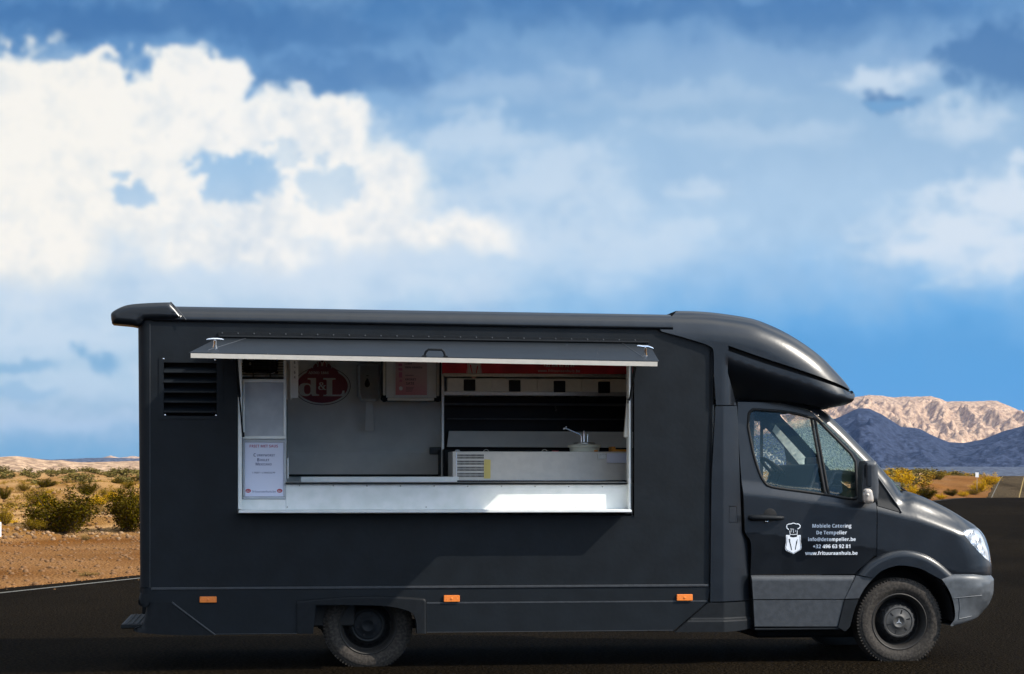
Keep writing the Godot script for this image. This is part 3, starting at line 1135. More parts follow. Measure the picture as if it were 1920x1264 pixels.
	for k in 33:
		var px := lerpf(285, 1262, k / 32.0)
		var f := (px - 345) / 900.0
		var low := spot(px, lerpf(602.5, 617.5, f), 0.02)
		var top := spot(px, lerpf(575.4, 590.4, f), -0.16)
		var ring := []
		ring.append(Vector3(low.x, low.y, -0.02))
		for j in 10:
			var a := j / 9.0 * PI / 2
			ring.append(Vector3(low.x, low.y + (top.y - low.y) * sin(a), 0.022 - 0.16 * (1 - cos(a))))
		var far := []
		for j in range(ring.size() - 1, -1, -1):
			far.append(Vector3(ring[j].x, ring[j].y, -WIDE - ring[j].z))
		ring.append_array(far)
		if last:
			for j in ring.size() - 1:
				var n0 := Vector3(0, ring[maxi(j - 1, 0)].z - ring[mini(j + 1, ring.size() - 1)].z, ring[mini(j + 1, ring.size() - 1)].y - ring[maxi(j - 1, 0)].y).normalized()
				var n1 := Vector3(0, ring[j].z - ring[mini(j + 2, ring.size() - 1)].z, ring[mini(j + 2, ring.size() - 1)].y - ring[j].y).normalized()
				if j == 0:
					n0 = Vector3(0, -1, 0)
					n1 = Vector3(0, -1, 0)
				g.quad_s(last[j], ring[j], ring[j + 1], last[j + 1], n0, n0, n1, n1)
		last = ring
	part("roof", g, M.cab_black, truck)
	# spoiler cap at the back of the roof
	var sp := joined([curved([209, 604, 207.5, 595, 209, 585.5, 226, 575.4, 246, 570, 285, 567.2, 319.5, 566.3], 0.03, 4), curved([319.5, 566.3, 329, 576, 348.5, 599.4], 0.03, 2), curved([348.5, 599.6, 277, 600.2, 268, 602.8, 257, 611, 246, 609.4, 209, 606], 0.03, 3)])
	var sp_edge := joined([sp, [sp[0]]])
	sp_edge.append(sp[0])
	var sp_z := func(p: Vector2) -> float: return 0.045 - turned_in(reach(p, sp_edge), 0.05)
	g = Geo.new()
	g.skin(sp, [], sp_z, 0.03, 0.0, [[sp_edge, 0.05]])
	g.rim(sp_edge, sp_z, 0.22)
	part("rear_spoiler", g, M.cab_black, truck)
	g = Geo.new()
	g.tube([spot(320, 566.5, 0.0), spot(329, 576, 0.025), spot(348.5, 599.6, 0.045)], 0.0045, 8)
	part("spoiler_edge", g, M.plastic_grey, truck)
	# hidden sides: far wall, rear wall, floor, ceiling, cab partition
	var xr := spot(268, 900, 0).x
	var xf := spot(1345, 900, 0).x
	var yb := spot(960, 1120, 0).y
	var yt := spot(960, 603, 0).y
	g = Geo.new()
	g.box(Vector3((xr + xf) / 2, (0.37 + yt) / 2 + 0.02, -WIDE + 0.02), Vector3(xf - xr, yt - 0.33, 0.04), 0.01)
	part("far_wall", g, M.body_black, truck)
	g = Geo.new()
	g.box(Vector3(xr + 0.01, (yb + yt) / 2, -WIDE / 2), Vector3(0.05, yt - yb, WIDE - 0.16), 0.01)
	part("rear_wall", g, M.body_black, truck)
	g = Geo.new()
	g.box(Vector3((xr + xf) / 2 + 0.02, yb - 0.03, -WIDE / 2), Vector3(xf - xr - 0.08, 0.06, WIDE - 0.10), 0.0)
	part("floor", g, M.floor_dark, truck)
	g = Geo.new()
	g.box(Vector3((xr + xf) / 2 + 0.02, yt - 0.02, -WIDE / 2), Vector3(xf - xr - 0.08, 0.03, WIDE - 0.10), 0.0)
	part("ceiling", g, M.inner_wall, truck)
	g = Geo.new()
	g.box(Vector3(spot(1338, 900, 0).x, (yb + yt) / 2, -WIDE / 2), Vector3(0.03, yt - yb - 0.06, WIDE - 0.12), 0.0)
	g.box(Vector3(spot(440, 900, -0.7).x - 0.1, (yb + yt) / 2, -WIDE / 2), Vector3(0.03, yt - yb - 0.06, WIDE - 0.12), 0.0)
	each("inner_partition", g, M.inner_wall, truck)
	g = Geo.new()
	g.box(Vector3(0, (yb + yt) / 2, -WIDE + 0.055), Vector3(xf - xr - 0.1, yt - yb - 0.06, 0.02), 0.0)
	part("back_lining", g, M.inner_wall, truck)

	# louvre grille
	g = Geo.new()
	var plate := flat([298, 671, 418, 671.5, 418, 786, 298, 785.5], 0.006)
	g = panel(plate, [flat([307, 679.5, 406, 680.5, 406, 780.6, 307, 780], 0.006)], level(0.007), 0.05, 0.01)
	var grille := part("louvre_grille", g, M.body_black, truck)
	for k in 5:
		var bl := Geo.new()
		var y0 := 695.5 + k * 18.6
		var a := spot(307, y0, -0.02)
		var b := spot(406, y0 + 0.8, -0.02)
		bl.box((a + b) / 2 + Vector3(0, 0.006, 0.005), Vector3(b.x - a.x, 0.012, 0.075), 0.003, Basis(Vector3.RIGHT, deg_to_rad(38)))
		part("louvre_blade", bl, M.body_black, grille)
	g = Geo.new()
	var vb := spot(356, 730, -0.12)
	g.box(vb, Vector3(0.46, 0.46, 0.01), 0.0)
	part("vent_back", g, M.seam_black, grille)
	g = Geo.new()
	for q in [[306.5, 674.5], [403.5, 676.8], [309.5, 780], [405, 780.6]]:
		g.lathe([Vector2(0.008, 0.0), Vector2(0.007, 0.003), Vector2(0.0, 0.005)], spot(q[0], q[1], 0.007) + Vector3(0, 0.006, 0), Basis(), 10)
	each("grille_screw", g, M.chrome, grille)

	# serving opening: frame, hatch, struts
	g = Geo.new()
	slab_at(g, 446, 640, 453.5, 955, -0.005, 0.11)
	slab_at(g, 1179.0, 648, 1183.5, 958, -0.005, 0.11)
	slab_at(g, 446, 636, 1184, 646, -0.01, 0.10)
	each("opening_frame", g, M.white_panel, truck)
	g = Geo.new()
	slab_at(g, 1183.6, 646, 1186, 968, 0.004, 0.05, 0.002)
	slab_at(g, 1189, 646, 1190, 970, 0.008, 0.006, 0.001)
	slab_at(g, 443.5, 962.6, 1187, 965.6, 0.012, 0.03, 0.003)
	each("opening_seal", g, M.plastic_black, truck)
	# hatch hinged at the top of the opening
	var hl := spot(408, 634, 0.03)
	var hr := spot(1217, 645, 0.03)
	var zo := 1.33
	var ol := spot(357.5, 661.2, zo)
	var orr := spot(1233, 677.4, zo)
	var up := (orr - ol).cross(hl - ol).normalized()
	up *= signf(up.y)
	var plate_of := func(gg: Geo, q: Array, t: float) -> void:
		var low := []
		for p in q:
			low.append(p - up * t)
		gg.quad(q[0], q[1], q[2], q[3], up)
		gg.quad(low[0], low[1], low[2], low[3], -up)
		var mid: Vector3 = (q[0] + q[1] + q[2] + q[3]) / 4
		for k in 4:
			var l := (k + 1) % 4
			var nn: Vector3 = (q[l] - q[k]).cross(up).normalized()
			nn *= signf(nn.dot((q[k] + q[l]) / 2 - mid))
			gg.quad(q[k], q[l], low[l], low[k], nn)
	var hatch := Node3D.new()
	hatch.name = "serving_hatch"
	truck.add_child(hatch)
	base_of[hatch] = base_of[truck]
	g = Geo.new()
	var ex := (orr - ol).normalized()
	plate_of.call(g, [ol - ex * 0.012, orr + ex * 0.012, hr, hl], 0.004)
	part("hatch_skin", g, M.body_black, hatch)
	g = Geo.new()
	plate_of.call(g, [ol - up * 0.0045, orr - up * 0.0045, hr - up * 0.0045, hl - up * 0.0045], 0.034)
	part("hatch_core", g, M.cream_edge, hatch)
	g = Geo.new()
	for q in [[ol, hl, 450.0], [orr, hr, 1177.0]]:
		var inn := -0.22 if q[0] == orr else 0.22
		var e0: Vector3 = q[0] + ex * inn * 0.42 + (q[1] - q[0]) * 0.16
		var e1: Vector3 = q[1] + ex * inn
		g.tube([e0 + up * 0.0, e1 + up * 0.0], 0.0045, 6)
	each("hatch_seam", g, M.plastic_grey, hatch)
	# hinge strip with rivets
	g = Geo.new()
	for k in 20:
		var f := k / 20.0
		var f2 := (k + 1) / 20.0
		var a := spot(lerpf(409, 1216, f), lerpf(623, 637, f), 0.012)
		var b := spot(lerpf(409, 1216, f2), lerpf(623, 637, f2), 0.012)
		g.box((a + b) / 2 + Vector3(0, -0.012, 0), Vector3(b.x - a.x, 0.034, 0.012), 0.0015)
	for k in 1:
		g.box((hl + hr) / 2 + Vector3(0, 0.012, 0.0), Vector3(hl.distance_to(hr), 0.022, 0.03), 0.01, Basis(Vector3.BACK, atan2(hr.y - hl.y, hr.x - hl.x)))
	var hinge := part("hinge_strip", g, M.plastic_black, hatch)
	g = Geo.new()
	for k in 27:
		var f := (k + 0.15) / 27.0
		g.lathe([Vector2(0.007, 0.0), Vector2(0.006, 0.003), Vector2(0.0, 0.005)], spot(lerpf(412, 1216, f), lerpf(624.5, 638.6, f), 0.018), Basis(), 8)
	each("rivet", g, M.plastic_grey, hinge)
	# handle and locks on the hatch
	var on_hatch := func(px: float, back: float) -> Vector3:
		var f := (px - 357.5) / 875.5
		var o := ol.lerp(orr, f)
		var h := hl.lerp(hr, f)
		return o.lerp(h, back)
	g = Geo.new()
	var h0: Vector3 = on_hatch.call(789, 0.03)
	var h1: Vector3 = on_hatch.call(829, 0.03)
	g.tube([h0, h0 + up * 0.035 + ex * 0.012, h0 + up * 0.052 + ex * 0.03, h1 + up * 0.052 - ex * 0.03, h1 + up * 0.035 - ex * 0.012, h1], 0.009, 10)
	g.box(h0 + up * 0.003, Vector3(0.035, 0.008, 0.03), 0.003)
	g.box(h1 + up * 0.003, Vector3(0.035, 0.008, 0.03), 0.003)
	part("grab_handle", g, M.plastic_black, hatch)
	for q in [[388.0, 0.28, 0.0], [1213.0, 0.28, 0.010]]:
		g = Geo.new()
		var p: Vector3 = on_hatch.call(q[0], q[1])
		g.tube([p, p + up * 0.012, p + up * 0.03, p + up * 0.062], [0.022, 0.019, 0.012, 0.011], 14)
		var c := p + up * 0.066
		g.tube([c + Vector3(-0.064, q[2], 0), c + Vector3(-0.05, q[2] * 0.7 + 0.002, 0), c + Vector3(-0.02, 0.004, 0), c + Vector3(0.02, 0.004, 0), c + Vector3(0.05, -q[2] * 0.7 + 0.002, 0), c + Vector3(0.064, -q[2], 0)], [0.004, 0.008, 0.010, 0.010, 0.008, 0.004], 10)
		part("t_handle_lock", g, M.chrome, hatch)
	g = Geo.new()
	for q in [[496.0, 0.02], [725.0, 0.3], [1062.0, 0.84], [1120.0, 0.3]]:
		var p: Vector3 = on_hatch.call(q[0], q[1])
		g.tube([p, p + up * 0.006], [0.008, 0.005], 8)
	each("hatch_screw", g, M.chrome, hatch)
	# gas struts
	for q in [[[455, 815, -0.02], 370.0, 0.62], [[1180, 752, -0.02], 1180.0, 0.62]]:
		g = Geo.new()
		var p0 := spot(q[0][0], q[0][1], q[0][2])
		var p1: Vector3 = on_hatch.call(q[1], q[2]) - up * 0.04
		p1.x = lerpf(p1.x, p0.x, 0.75)
		g.tube([p0, p0.lerp(p1, 0.45)], 0.007, 8)
		g.tube([p0.lerp(p1, 0.45), p1], 0.012, 10)
		g.box(p0, Vector3(0.03, 0.04, 0.02), 0.004)
		part("gas_strut", g, M.plastic_black, truck)
	g = Geo.new()
	var st0 := spot(1180.5, 748, -0.02)
	var st1 := spot(1173, 820, -0.06)
	g.box((st0 + st1) / 2, Vector3(0.04, st0.distance_to(st1), 0.03), 0.006, Basis(Vector3.BACK, -atan2(st0.x - st1.x, st0.y - st1.y)))
	part("folded_stay", g, M.cream_edge, truck)

	# counter: front panel, overhanging worktop lip, fold-out shelf
	g = Geo.new()
	slab_at(g, 536, 908.5, 1184, 957, -0.10, 0.03)
	part("counter_front", g, M.white_panel, truck)
	g = Geo.new()
	for k in 10:
		var f := (k + 0.2) / 10.0
		g.lathe([Vector2(0.006, 0.0), Vector2(0.0, 0.003)], spot(lerpf(549, 1180, f), lerpf(910.5, 913, f), -0.099), Basis(), 8)
	for px in [538.5, 799.0, 1080.0]:
		g.lathe([Vector2(0.006, 0.0), Vector2(0.0, 0.003)], spot(px, 951, -0.099), Basis(), 8)
	each("panel_screw", g, M.steel, truck)
	g = Geo.new()
	slab_at(g, 535.5, 905, 1178, 907.6, -0.052, 0.06, 0.002)
	slab_at(g, 858, 900.8, 1177, 903.8, -0.30, 0.06, 0.002)
	each("worktop_lip", g, M.gloss_black, truck)
	g = Geo.new()
	slab_at(g, 536, 903.8, 1180, 905.0, -0.052, 0.98, 0.002)
	part("worktop", g, M.steel, truck)
	g = Geo.new()
	slab_at(g, 564, 894, 860, 904, -0.5, 0.03, 0.003)
	part("worktop_upstand", g, M.white_panel, truck)
	g = Geo.new()
	slab_at(g, 447, 955.6, 1184.5, 962.4, 0.20, 0.30, 0.005)
	part("fold_out_shelf", g, M.white_panel, truck)
	g = Geo.new()
	slab_at(g, 452, 936.5, 536, 957, -0.10, 0.03)
	part("counter_end_panel", g, M.white_panel, truck)

	# side marker lamps
	for q in [[374, 1118.6, 406, 1130.6], [832, 1116.2, 862, 1129.2], [1269, 1114.4, 1299, 1127]]:
		g = Geo.new()
		slab_at(g, q[0], q[1], q[2], q[3], 0.026, 0.018, 0.005)
		var lamp := part("side_marker_lamp", g, M.amber, truck)
		g = Geo.new()
		var c := spot((q[0] + q[2]) / 2, (q[1] + q[3]) / 2, 0.026)
		g.lathe([Vector2(0.011, 0.0), Vector2(0.010, 0.003), Vector2(0.0, 0.005)], c, Basis(), 12)
		for s in [-0.042, 0.042]:
			g.lathe([Vector2(0.005, 0.0), Vector2(0.0, 0.002)], c + Vector3(s, 0, 0), Basis(), 8)
		each("lens_boss", g, M.amber, lamp)

	# frame rails and rear axle under the floor
	g = Geo.new()
	for z in [-0.62, -1.5]:
		g.box(Vector3(0.0, spot(0, 1140, 0).y + 0.01, z), Vector3(5.2, 0.10, 0.08), 0.004)
	var rc := spot(690, 1181, -0.16)
	g.tube([Vector3(rc.x, 0.352, -0.3), Vector3(rc.x, 0.352, -WIDE + 0.3)], 0.06, 12)
	g.box(Vector3(rc.x + 0.2, 0.36, -0.30), Vector3(1.2, 0.07, 0.08), 0.01)
	var under := spot(960, 1150, 0).y
	g.box(Vector3(-1.95, under, -WIDE / 2), Vector3(1.4, 0.22, WIDE - 0.35), 0.02)
	g.box(Vector3(1.0, under - 0.02, -WIDE / 2), Vector3(2.4, 0.24, WIDE - 0.35), 0.02)
	part("chassis", g, M.rubber, truck)
	g = Geo.new()
	g.box(Vector3(-2.25, 0.44, -WIDE + 0.02), Vector3(1.6, 0.34, 0.03), 0.0)
	g.box(Vector3(1.1, 0.44, -WIDE + 0.02), Vector3(3.1, 0.34, 0.03), 0.0)
	each("far_skirt", g, M.plastic_black, truck)
	wheel(spot(690, 1181, -0.15).x, -0.15, false)
	wheel(spot(690, 1181, -0.15).x, -WIDE + 0.15, false, true)


func wheel(x: float, z: float, front: bool, far := false) -> void:
	var at := Vector3(x, 0.356, z)
	var b := Basis() if not far else Basis(Vector3.UP, PI)
	var w := Node3D.new()
	w.name = numbered("wheel", truck)
	truck.add_child(w, true)
	base_of[w] = base_of[truck]
	var g := Geo.new()
	var r := 0.362
	var prof := [Vector2(0.22, -0.21), Vector2(0.30, -0.222), Vector2(0.335, -0.205), Vector2(r - 0.006, -0.19)]
	for k in 4:
		var a := -0.185 + k * 0.037
		prof.append_array([Vector2(r, a), Vector2(r, a + 0.026), Vector2(r - 0.008, a + 0.028), Vector2(r - 0.008, a + 0.034)])
	prof.append_array([Vector2(r, -0.037), Vector2(r - 0.004, -0.022), Vector2(0.348, -0.012), Vector2(0.332, -0.003), Vector2(0.329, -0.003), Vector2(0.327, 0.0), Vector2(0.31, 0.004), Vector2(0.285, 0.004), Vector2(0.262, 0.0), Vector2(0.259, -0.003), Vector2(0.248, -0.006), Vector2(0.236, -0.014), Vector2(0.229, -0.022)])
	g.lathe(prof, at, b, 96)
	for k in 84:
		var a := TAU * k / 84.0
		var d := Vector3(cos(a), sin(a), 0)
		g.box(at + b * (d * 0.3545 + Vector3(0, 0, -0.024)), Vector3(0.017, 0.011, 0.030), 0.002, b * Basis(Vector3.BACK, a))
	part("tyre", g, M.rubber if far else M.tyre, w)
	g = Geo.new()
	g.lathe([Vector2(0.226, -0.20), Vector2(0.236, -0.020), Vector2(0.236, -0.012), Vector2(0.229, -0.008), Vector2(0.222, -0.012), Vector2(0.214, -0.03), Vector2(0.200, -0.045), Vector2(0.196, -0.115), Vector2(0.188, -0.120)], at, b, 72)
	part("rim", g, M.rim_dust, w)
	g = Geo.new()
	g.lathe([Vector2(0.192, -0.125), Vector2(0.186, -0.115), Vector2(0.165, -0.100), Vector2(0.148, -0.066), Vector2(0.139, -0.052), Vector2(0.126, -0.046), Vector2(0.112, -0.052), Vector2(0.02, -0.056), Vector2(0.0, -0.056)], at, b, 72)
	part("wheel_disc", g, M.wheel_black, w)
	g = Geo.new()
	for k in 16:
		var a := TAU * (k + 0.3) / 16.0
		var d := Vector3(cos(a), sin(a), 0)
		g.lathe([Vector2(0.015, -0.006), Vector2(0.015, 0.004), Vector2(0.0, 0.004)], at + b * (d * 0.158 + Vector3(0, 0, -0.086)), b * Basis(d.cross(Vector3.BACK), -0.9), 12)
	each("vent_hole", g, M.seam_black, w)
	g = Geo.new()
	if front:
		var scal := []
		for k in 144:
			var a := TAU * k / 144.0
			scal.append(Vector2(cos(a), sin(a)) * (0.137 + 0.0035 * clampf(sin(a * 18.0) * 2.0, -1, 1)))
		var ring := PackedVector2Array()
		for p in scal:
			ring.append(p)
		var gg := Geo.new()
		gg.slab(ring, -0.036, -0.062, 0.005)
		for k in gg.v.size():
			gg.v[k] = at + b * gg.v[k]
			gg.n[k] = b * gg.n[k]
		part("cap_ring", gg, M.wheel_black, w)
		g.lathe([Vector2(0.132, -0.036), Vector2(0.128, -0.028), Vector2(0.116, -0.026), Vector2(0.108, -0.034)], at, b, 72)
	g.lathe([Vector2(0.110, -0.034), Vector2(0.108, -0.030), Vector2(0.100, -0.0285), Vector2(0.056, -0.027), Vector2(0.051, -0.022), Vector2(0.043, -0.022), Vector2(0.038, -0.027), Vector2(0.0, -0.027)], at, b, 60)
	var cap := part("hub_cap", g, M.wheel_grey if front else M.plastic_black, w)
	g = Geo.new()
	for k in 6:
		var a := TAU * k / 6.0 + (0.25 if front else 0.15)
		var d := Vector3(cos(a), sin(a), 0)
		if front:
			g.box(at + b * (d * 0.084 + Vector3(0, 0, -0.0275)), Vector3(0.034, 0.011, 0.006), 0.002, b * Basis(Vector3.BACK, a))
		else:
			g.lathe([Vector2(0.010, -0.004), Vector2(0.010, 0.003), Vector2(0.0, 0.003)], at + b * (d * 0.082 + Vector3(0, 0, -0.0275)), b, 10)
	each("cap_slot", g, M.seam_black, cap)
	if front:
		g = Geo.new()
		for k in 3:
			var a := TAU * k / 3.0 + PI / 2
			var d := Vector3(cos(a), sin(a), 0)
			var s := Vector3(-sin(a), cos(a), 0)
			var c := at + b * Vector3(0, 0, -0.022)
			g.tri(c + b * (s * 0.006), c + b * (-s * 0.006), c + b * (d * 0.03), b.z, b.z, b.z)
		part("star_emblem", g, M.reflector, cap)


# ---------------------------------------------------------------- cab and alcove
var shoulder := PackedVector2Array()


func cab_z(p: Vector2) -> float:
	var ys := shoulder[0].y
	for k in shoulder.size() - 1:
		if p.x >= shoulder[k].x:
			ys = lerpf(shoulder[k].y, shoulder[k + 1].y, clampf((p.x - shoulder[k].x) / (shoulder[k + 1].x - shoulder[k].x), 0, 1))
	var d := p.y - ys
	var lean := maxf(0.0, d + 0.04)
	return -0.06 - 0.10 * maxf(0, -d - 0.35) - 0.14 * lean * lean / (lean + 0.05) - 0.040 * smoothstep(-0.05, 0.085, d)


func build_cab() -> void:
	shoulder = flat([1385, 917, 1447, 923, 1530, 934, 1605, 943.8, 1643, 949.6, 1720, 968, 1800, 995], -0.06)
	# alcove over the cab
	var top := curved([1267.6, 583, 1302, 583.7, 1342, 586.8, 1401.7, 596, 1437, 607.5, 1473, 624.5, 1508.5, 646.6, 1539, 670, 1565, 696.5, 1584, 718, 1593, 731], -0.2, 5)
	var groove_up := curved([1593, 731.5, 1588, 731.5, 1560, 718.5, 1500, 696, 1430, 671.5, 1364, 648.5], [-0.2, -0.18, -0.12, -0.05, 0.0, 0.0], 4)
	var alc := joined([curved([1235.6, 617, 1250, 602, 1267.6, 583], [0.0, -0.05, -0.2], 2), top, groove_up, flat([1363.5, 700, 1372, 725, 1380, 747, 1384, 759.5, 1341, 759.5, 1337, 700], 0.0), curved([1337, 690, 1336.6, 664, 1330, 650, 1290, 636, 1240, 622], 0.0, 4)])
	var bend0 := spot(1356, 700, 0).x
	var bend1 := spot(1388, 700, 0).x
	var bend_y := spot(0, 662, 0).y
	var top_long := joined([flat([1150, 581, 1220, 582], -0.2), top])
	var nose_z := func(p: Vector2) -> float: return 0.034 - turned_in(reach(p, top_long), 0.26) * 0.9
	var alc_z := func(p: Vector2) -> float:
		var bend := (clampf(p.x - bend0, 0.0, 0.12) if p.x < bend1 else 0.0) * smoothstep(bend_y + 0.03, bend_y - 0.08, p.y)
		return nose_z.call(p) - bend * bend * 5.0 - bend * 0.2
	var g := shell(alc, [], alc_z, 0.03, [top], [[top, 0.26]])
	var lower_edge := curved([1337, 759, 1337, 690, 1336.6, 664, 1330, 650, 1290, 636, 1240, 622, 1235.6, 617], 0.0, 4)
	g.rim(lower_edge, alc_z, 0.05, 0.0, false, 1.0)
	part("alcove_hood", g, M.cab_black, truck)
	var low := joined([curved([1364, 658, 1430, 681, 1500, 704.5, 1560, 725.5, 1588, 735.5], [0.0, 0.0, -0.05, -0.12, -0.18], 4), curved([1593.5, 733, 1596.2, 738, 1596.4, 744.5, 1590, 754.6, 1572, 761.7, 1545, 766.8], -0.25, 4), flat([1538, 763, 1516, 757.5, 1488, 753, 1440, 748.5, 1380, 747, 1372, 725, 1364, 700], 0.0)])
	var low_top := curved([1364, 658, 1430, 681, 1500, 704.5, 1560, 725.5, 1590, 736], [0.0, 0.0, -0.05, -0.12, -0.18], 4)
	var low_front := curved([1588, 731, 1596.2, 738, 1596.4, 744.5, 1590, 754.6, 1572, 761.7, 1545, 766.8], -0.25, 4)
	var low_z := func(p: Vector2) -> float:
		var d := reach(p, low_top)
		return nose_z.call(p) - 0.012 - 2.3 * pow(maxf(0.0, d - 0.05), 1.7) - turned_in(reach(p, low_front), 0.10)
	g = shell(low, [], low_z, 0.03, [low_front], [[low_front, 0.08]])
	g.rim(flat([1588, 763, 1538, 764, 1516, 757.5, 1488, 753, 1440, 748.5, 1380, 747], 0.0), func(_p): return -0.4, 0.0, WIDE)
	part("alcove_underside", g, M.cab_black, truck)
	g = Geo.new()
	var grv := joined([curved([1363.5, 648, 1430, 671, 1500, 695.5, 1560, 718, 1592, 731], [0.0, 0.0, -0.05, -0.12, -0.2], 4), curved([1592, 736, 1560, 727, 1500, 706, 1430, 682, 1363.5, 659], [-0.2, -0.12, -0.05, 0.0, 0.0], 4)])
	g.skin(grv, [], func(p: Vector2) -> float: return nose_z.call(p) - 0.05, 0.012)
	each("alcove_groove", g, M.seam_black, truck)
	# fairing behind the door
	var bend_x := spot(1356, 900, 0).x
	var fair_z := func(p: Vector2) -> float:
		var b := p.x - bend_x
		return 0.028 - (maxf(0, b) * 0.50 + maxf(0, b) * maxf(0, b) * 0.4)
	var fair := joined([flat([1340.5, 762, 1384, 761], 0.0), curved([1384, 761, 1386.5, 800, 1390, 900, 1394, 985, 1396, 1000, 1406, 1015, 1408, 1040, 1411, 1126.5], 0.0, 3), flat([1330.5, 1128, 1333, 900], 0.0)])
	part("side_fairing", panel(fair, [flat([1367, 949, 1383, 949, 1386, 980, 1366.5, 980], 0.0)], fair_z, 0.02, 0.04), M.cab_black, truck)
	g = panel(flat([1368, 950, 1382.5, 950, 1385.3, 979.3, 1367.3, 979.3], 0.0), [], func(p: Vector2) -> float: return fair_z.call(p) - 0.002, 0.02, 0.02)
	part("filler_flap", g, M.cab_black, truck)
	var foot := joined([flat([1327, 1130, 1411, 1128.8], 0.0), curved([1411, 1128.8, 1412.5, 1160, 1414.5, 1171, 1413, 1178.5, 1392, 1182.5, 1360, 1184.5], 0.0, 3), flat([1263, 1184.5], 0.0)])
	part("fairing_foot", panel(foot, [], func(p: Vector2) -> float: return fair_z.call(p) + 0.012 + (0.012 if p.y < spot(0, 1172, 0).y else 0.0), 0.02, 0.05), M.plastic_black, truck)
	g = Geo.new()
	slab_at(g, 1329.5, 655, 1334.5, 1128, 0.0, 0.02, 0.002)
	part("body_seam", g, M.seam_black, truck)
	g = Geo.new()
	slab_at(g, 1378, 756, 1414, 1180, -0.21, 0.05, 0.0)
	part("door_gap_filler", g, M.seam_black, truck)

	# cab shell: roof edge, A-pillar, bonnet, wing
	var roofline := curved([1380, 749, 1420, 748.3, 1459, 749, 1490, 754, 1518, 761.5, 1544, 767.6], -0.29, 4)
	var pillar := curved([1544, 767.6, 1577.6, 799, 1617, 840.8, 1643, 868.5, 1668.5, 899, 1692, 920.5], -0.27, 4)
	var hood := curved([1692, 920.5, 1706.5, 922.5, 1737, 934, 1773, 951.5, 1808.5, 973, 1832, 987.5, 1844, 1003.5, 1851, 1026, 1856, 1055, 1857, 1076], [-0.27, -0.27, -0.27, -0.27, -0.30, -0.36, -0.40, -0.42, -0.42, -0.42], 5)
	var arch_out := curved([1787, 1077.5, 1762.5, 1056, 1736, 1040, 1704, 1031, 1675, 1032.7, 1645.8, 1043, 1622.5, 1059, 1606.5, 1077.5], -0.06, 4)
	var door_edge := curved([1642.2, 1043, 1642.8, 948, 1640.5, 885, 1617, 859, 1575, 815.5, 1533, 774.5, 1514, 766, 1488, 759.5, 1459, 754, 1384, 752.5], -0.1, 3)
	var body := joined([roofline, pillar, hood, flat([1787, 1077.5], -0.06), arch_out, flat([1605, 1077.5, 1625, 1058], -0.06), door_edge])
	var hl_shape := joined([curved([1802, 996.5, 1812, 992.2, 1832.5, 990.2, 1844, 1004, 1852.5, 1031, 1855.5, 1054.6], [-0.13, -0.17, -0.30, -0.36, -0.40, -0.40], 4), curved([1853.5, 1057.5, 1838, 1046, 1820.8, 1026, 1806, 1006], [-0.38, -0.26, -0.17, -0.14], 3)])
	var nose := flat([1836, 985, 1846, 1003, 1853, 1026, 1858, 1055, 1859, 1080], -0.42)
	var body_z := func(p: Vector2) -> float:
		return cab_z(p) - turned_in(reach(p, roofline), 0.07) - turned_in(reach(p, pillar), 0.115) - turned_in(reach(p, hood), 0.20) * 0.8 - turned_in(reach(p, nose), 0.34) * 0.9
	g = shell(body, [hl_shape], body_z, 0.016, [hood, roofline], [[joined([roofline, pillar]), 0.075], [hood, 0.16]])
	part("cab_body", g, M.cab_black, truck)
	# windscreen between the pillars
	g = Geo.new()
	var ws0 := spot(1548, 769.5, -0.3)
	var ws1 := spot(1690, 919.0, -0.26)
	var wn := Vector3(ws0.y - ws1.y, ws1.x - ws0.x, 0).normalized()
	g.quad(Vector3(ws0.x, ws0.y, -0.32), Vector3(ws1.x, ws1.y, -0.25), Vector3(ws1.x, ws1.y, -WIDE + 0.25), Vector3(ws0.x, ws0.y, -WIDE + 0.32), wn)
	part("windscreen", g, M.speckled_glass, truck)
	g = Geo.new()
	g.rim(pillar, body_z, 0.14)
	part("windscreen_pillar", g, M.cab_black, truck)
	g = Geo.new()
	g.rim(flat([1686, 917, 1712, 924.5], -0.15), level(-0.30), 0.0, WIDE)
	g.tube([spot(1700, 922, -0.35), spot(1688, 914, -0.5), spot(1668, 897, -0.8)], 0.008, 8)
	part("wiper_cowl", g, M.rubber, truck)
	# door
	var door := joined([curved([1386, 753.5, 1459, 755, 1488, 760.5, 1512, 767, 1531, 775], -0.15, 3), curved([1531, 775, 1574, 817, 1616, 860.5, 1639, 886, 1641.5, 910, 1641.6, 948, 1640.8, 1042], -0.1, 3), curved([1640.8, 1042, 1625, 1056, 1611, 1069, 1604.5, 1077], -0.06, 2), flat([1409, 1078], -0.06), curved([1408.5, 1060, 1407.5, 1018, 1397, 1000, 1395.5, 985, 1392, 900, 1388, 800], -0.08, 3)])
	var glazing := joined([curved([1406, 779, 1407.5, 773, 1413, 769, 1420, 767.8, 1479, 772.5, 1527.5, 784.5, 1538, 790], -0.15, 3), flat([1598, 851, 1606, 866], -0.12), curved([1607, 930, 1604, 935, 1583.5, 934, 1550, 928, 1500, 921, 1446, 913, 1433, 903, 1424.5, 886, 1414, 848.7, 1406, 800], -0.11, 3)])
	g = panel(door, [glazing], cab_z, 0.016, 0.03)
	var door_part := part("front_door", g, M.cab_black, truck)
	var in_z := func(p: Vector2) -> float: return cab_z(p) - 0.012
	g = Geo.new()
	g.skin(glazing, [], in_z, 0.06)
	var pane := part("window_pane", g, M.window_glass, door_part)
	g = Geo.new()
	var loop := []
	for p in glazing:
		loop.append(Vector3(p.x, p.y, cab_z(p) + 0.001))
	loop.append(loop[0])
	g.tube(loop, 0.012, 8)
	var d0 := flat([1529.5, 785.5, 1550, 929], -0.12)
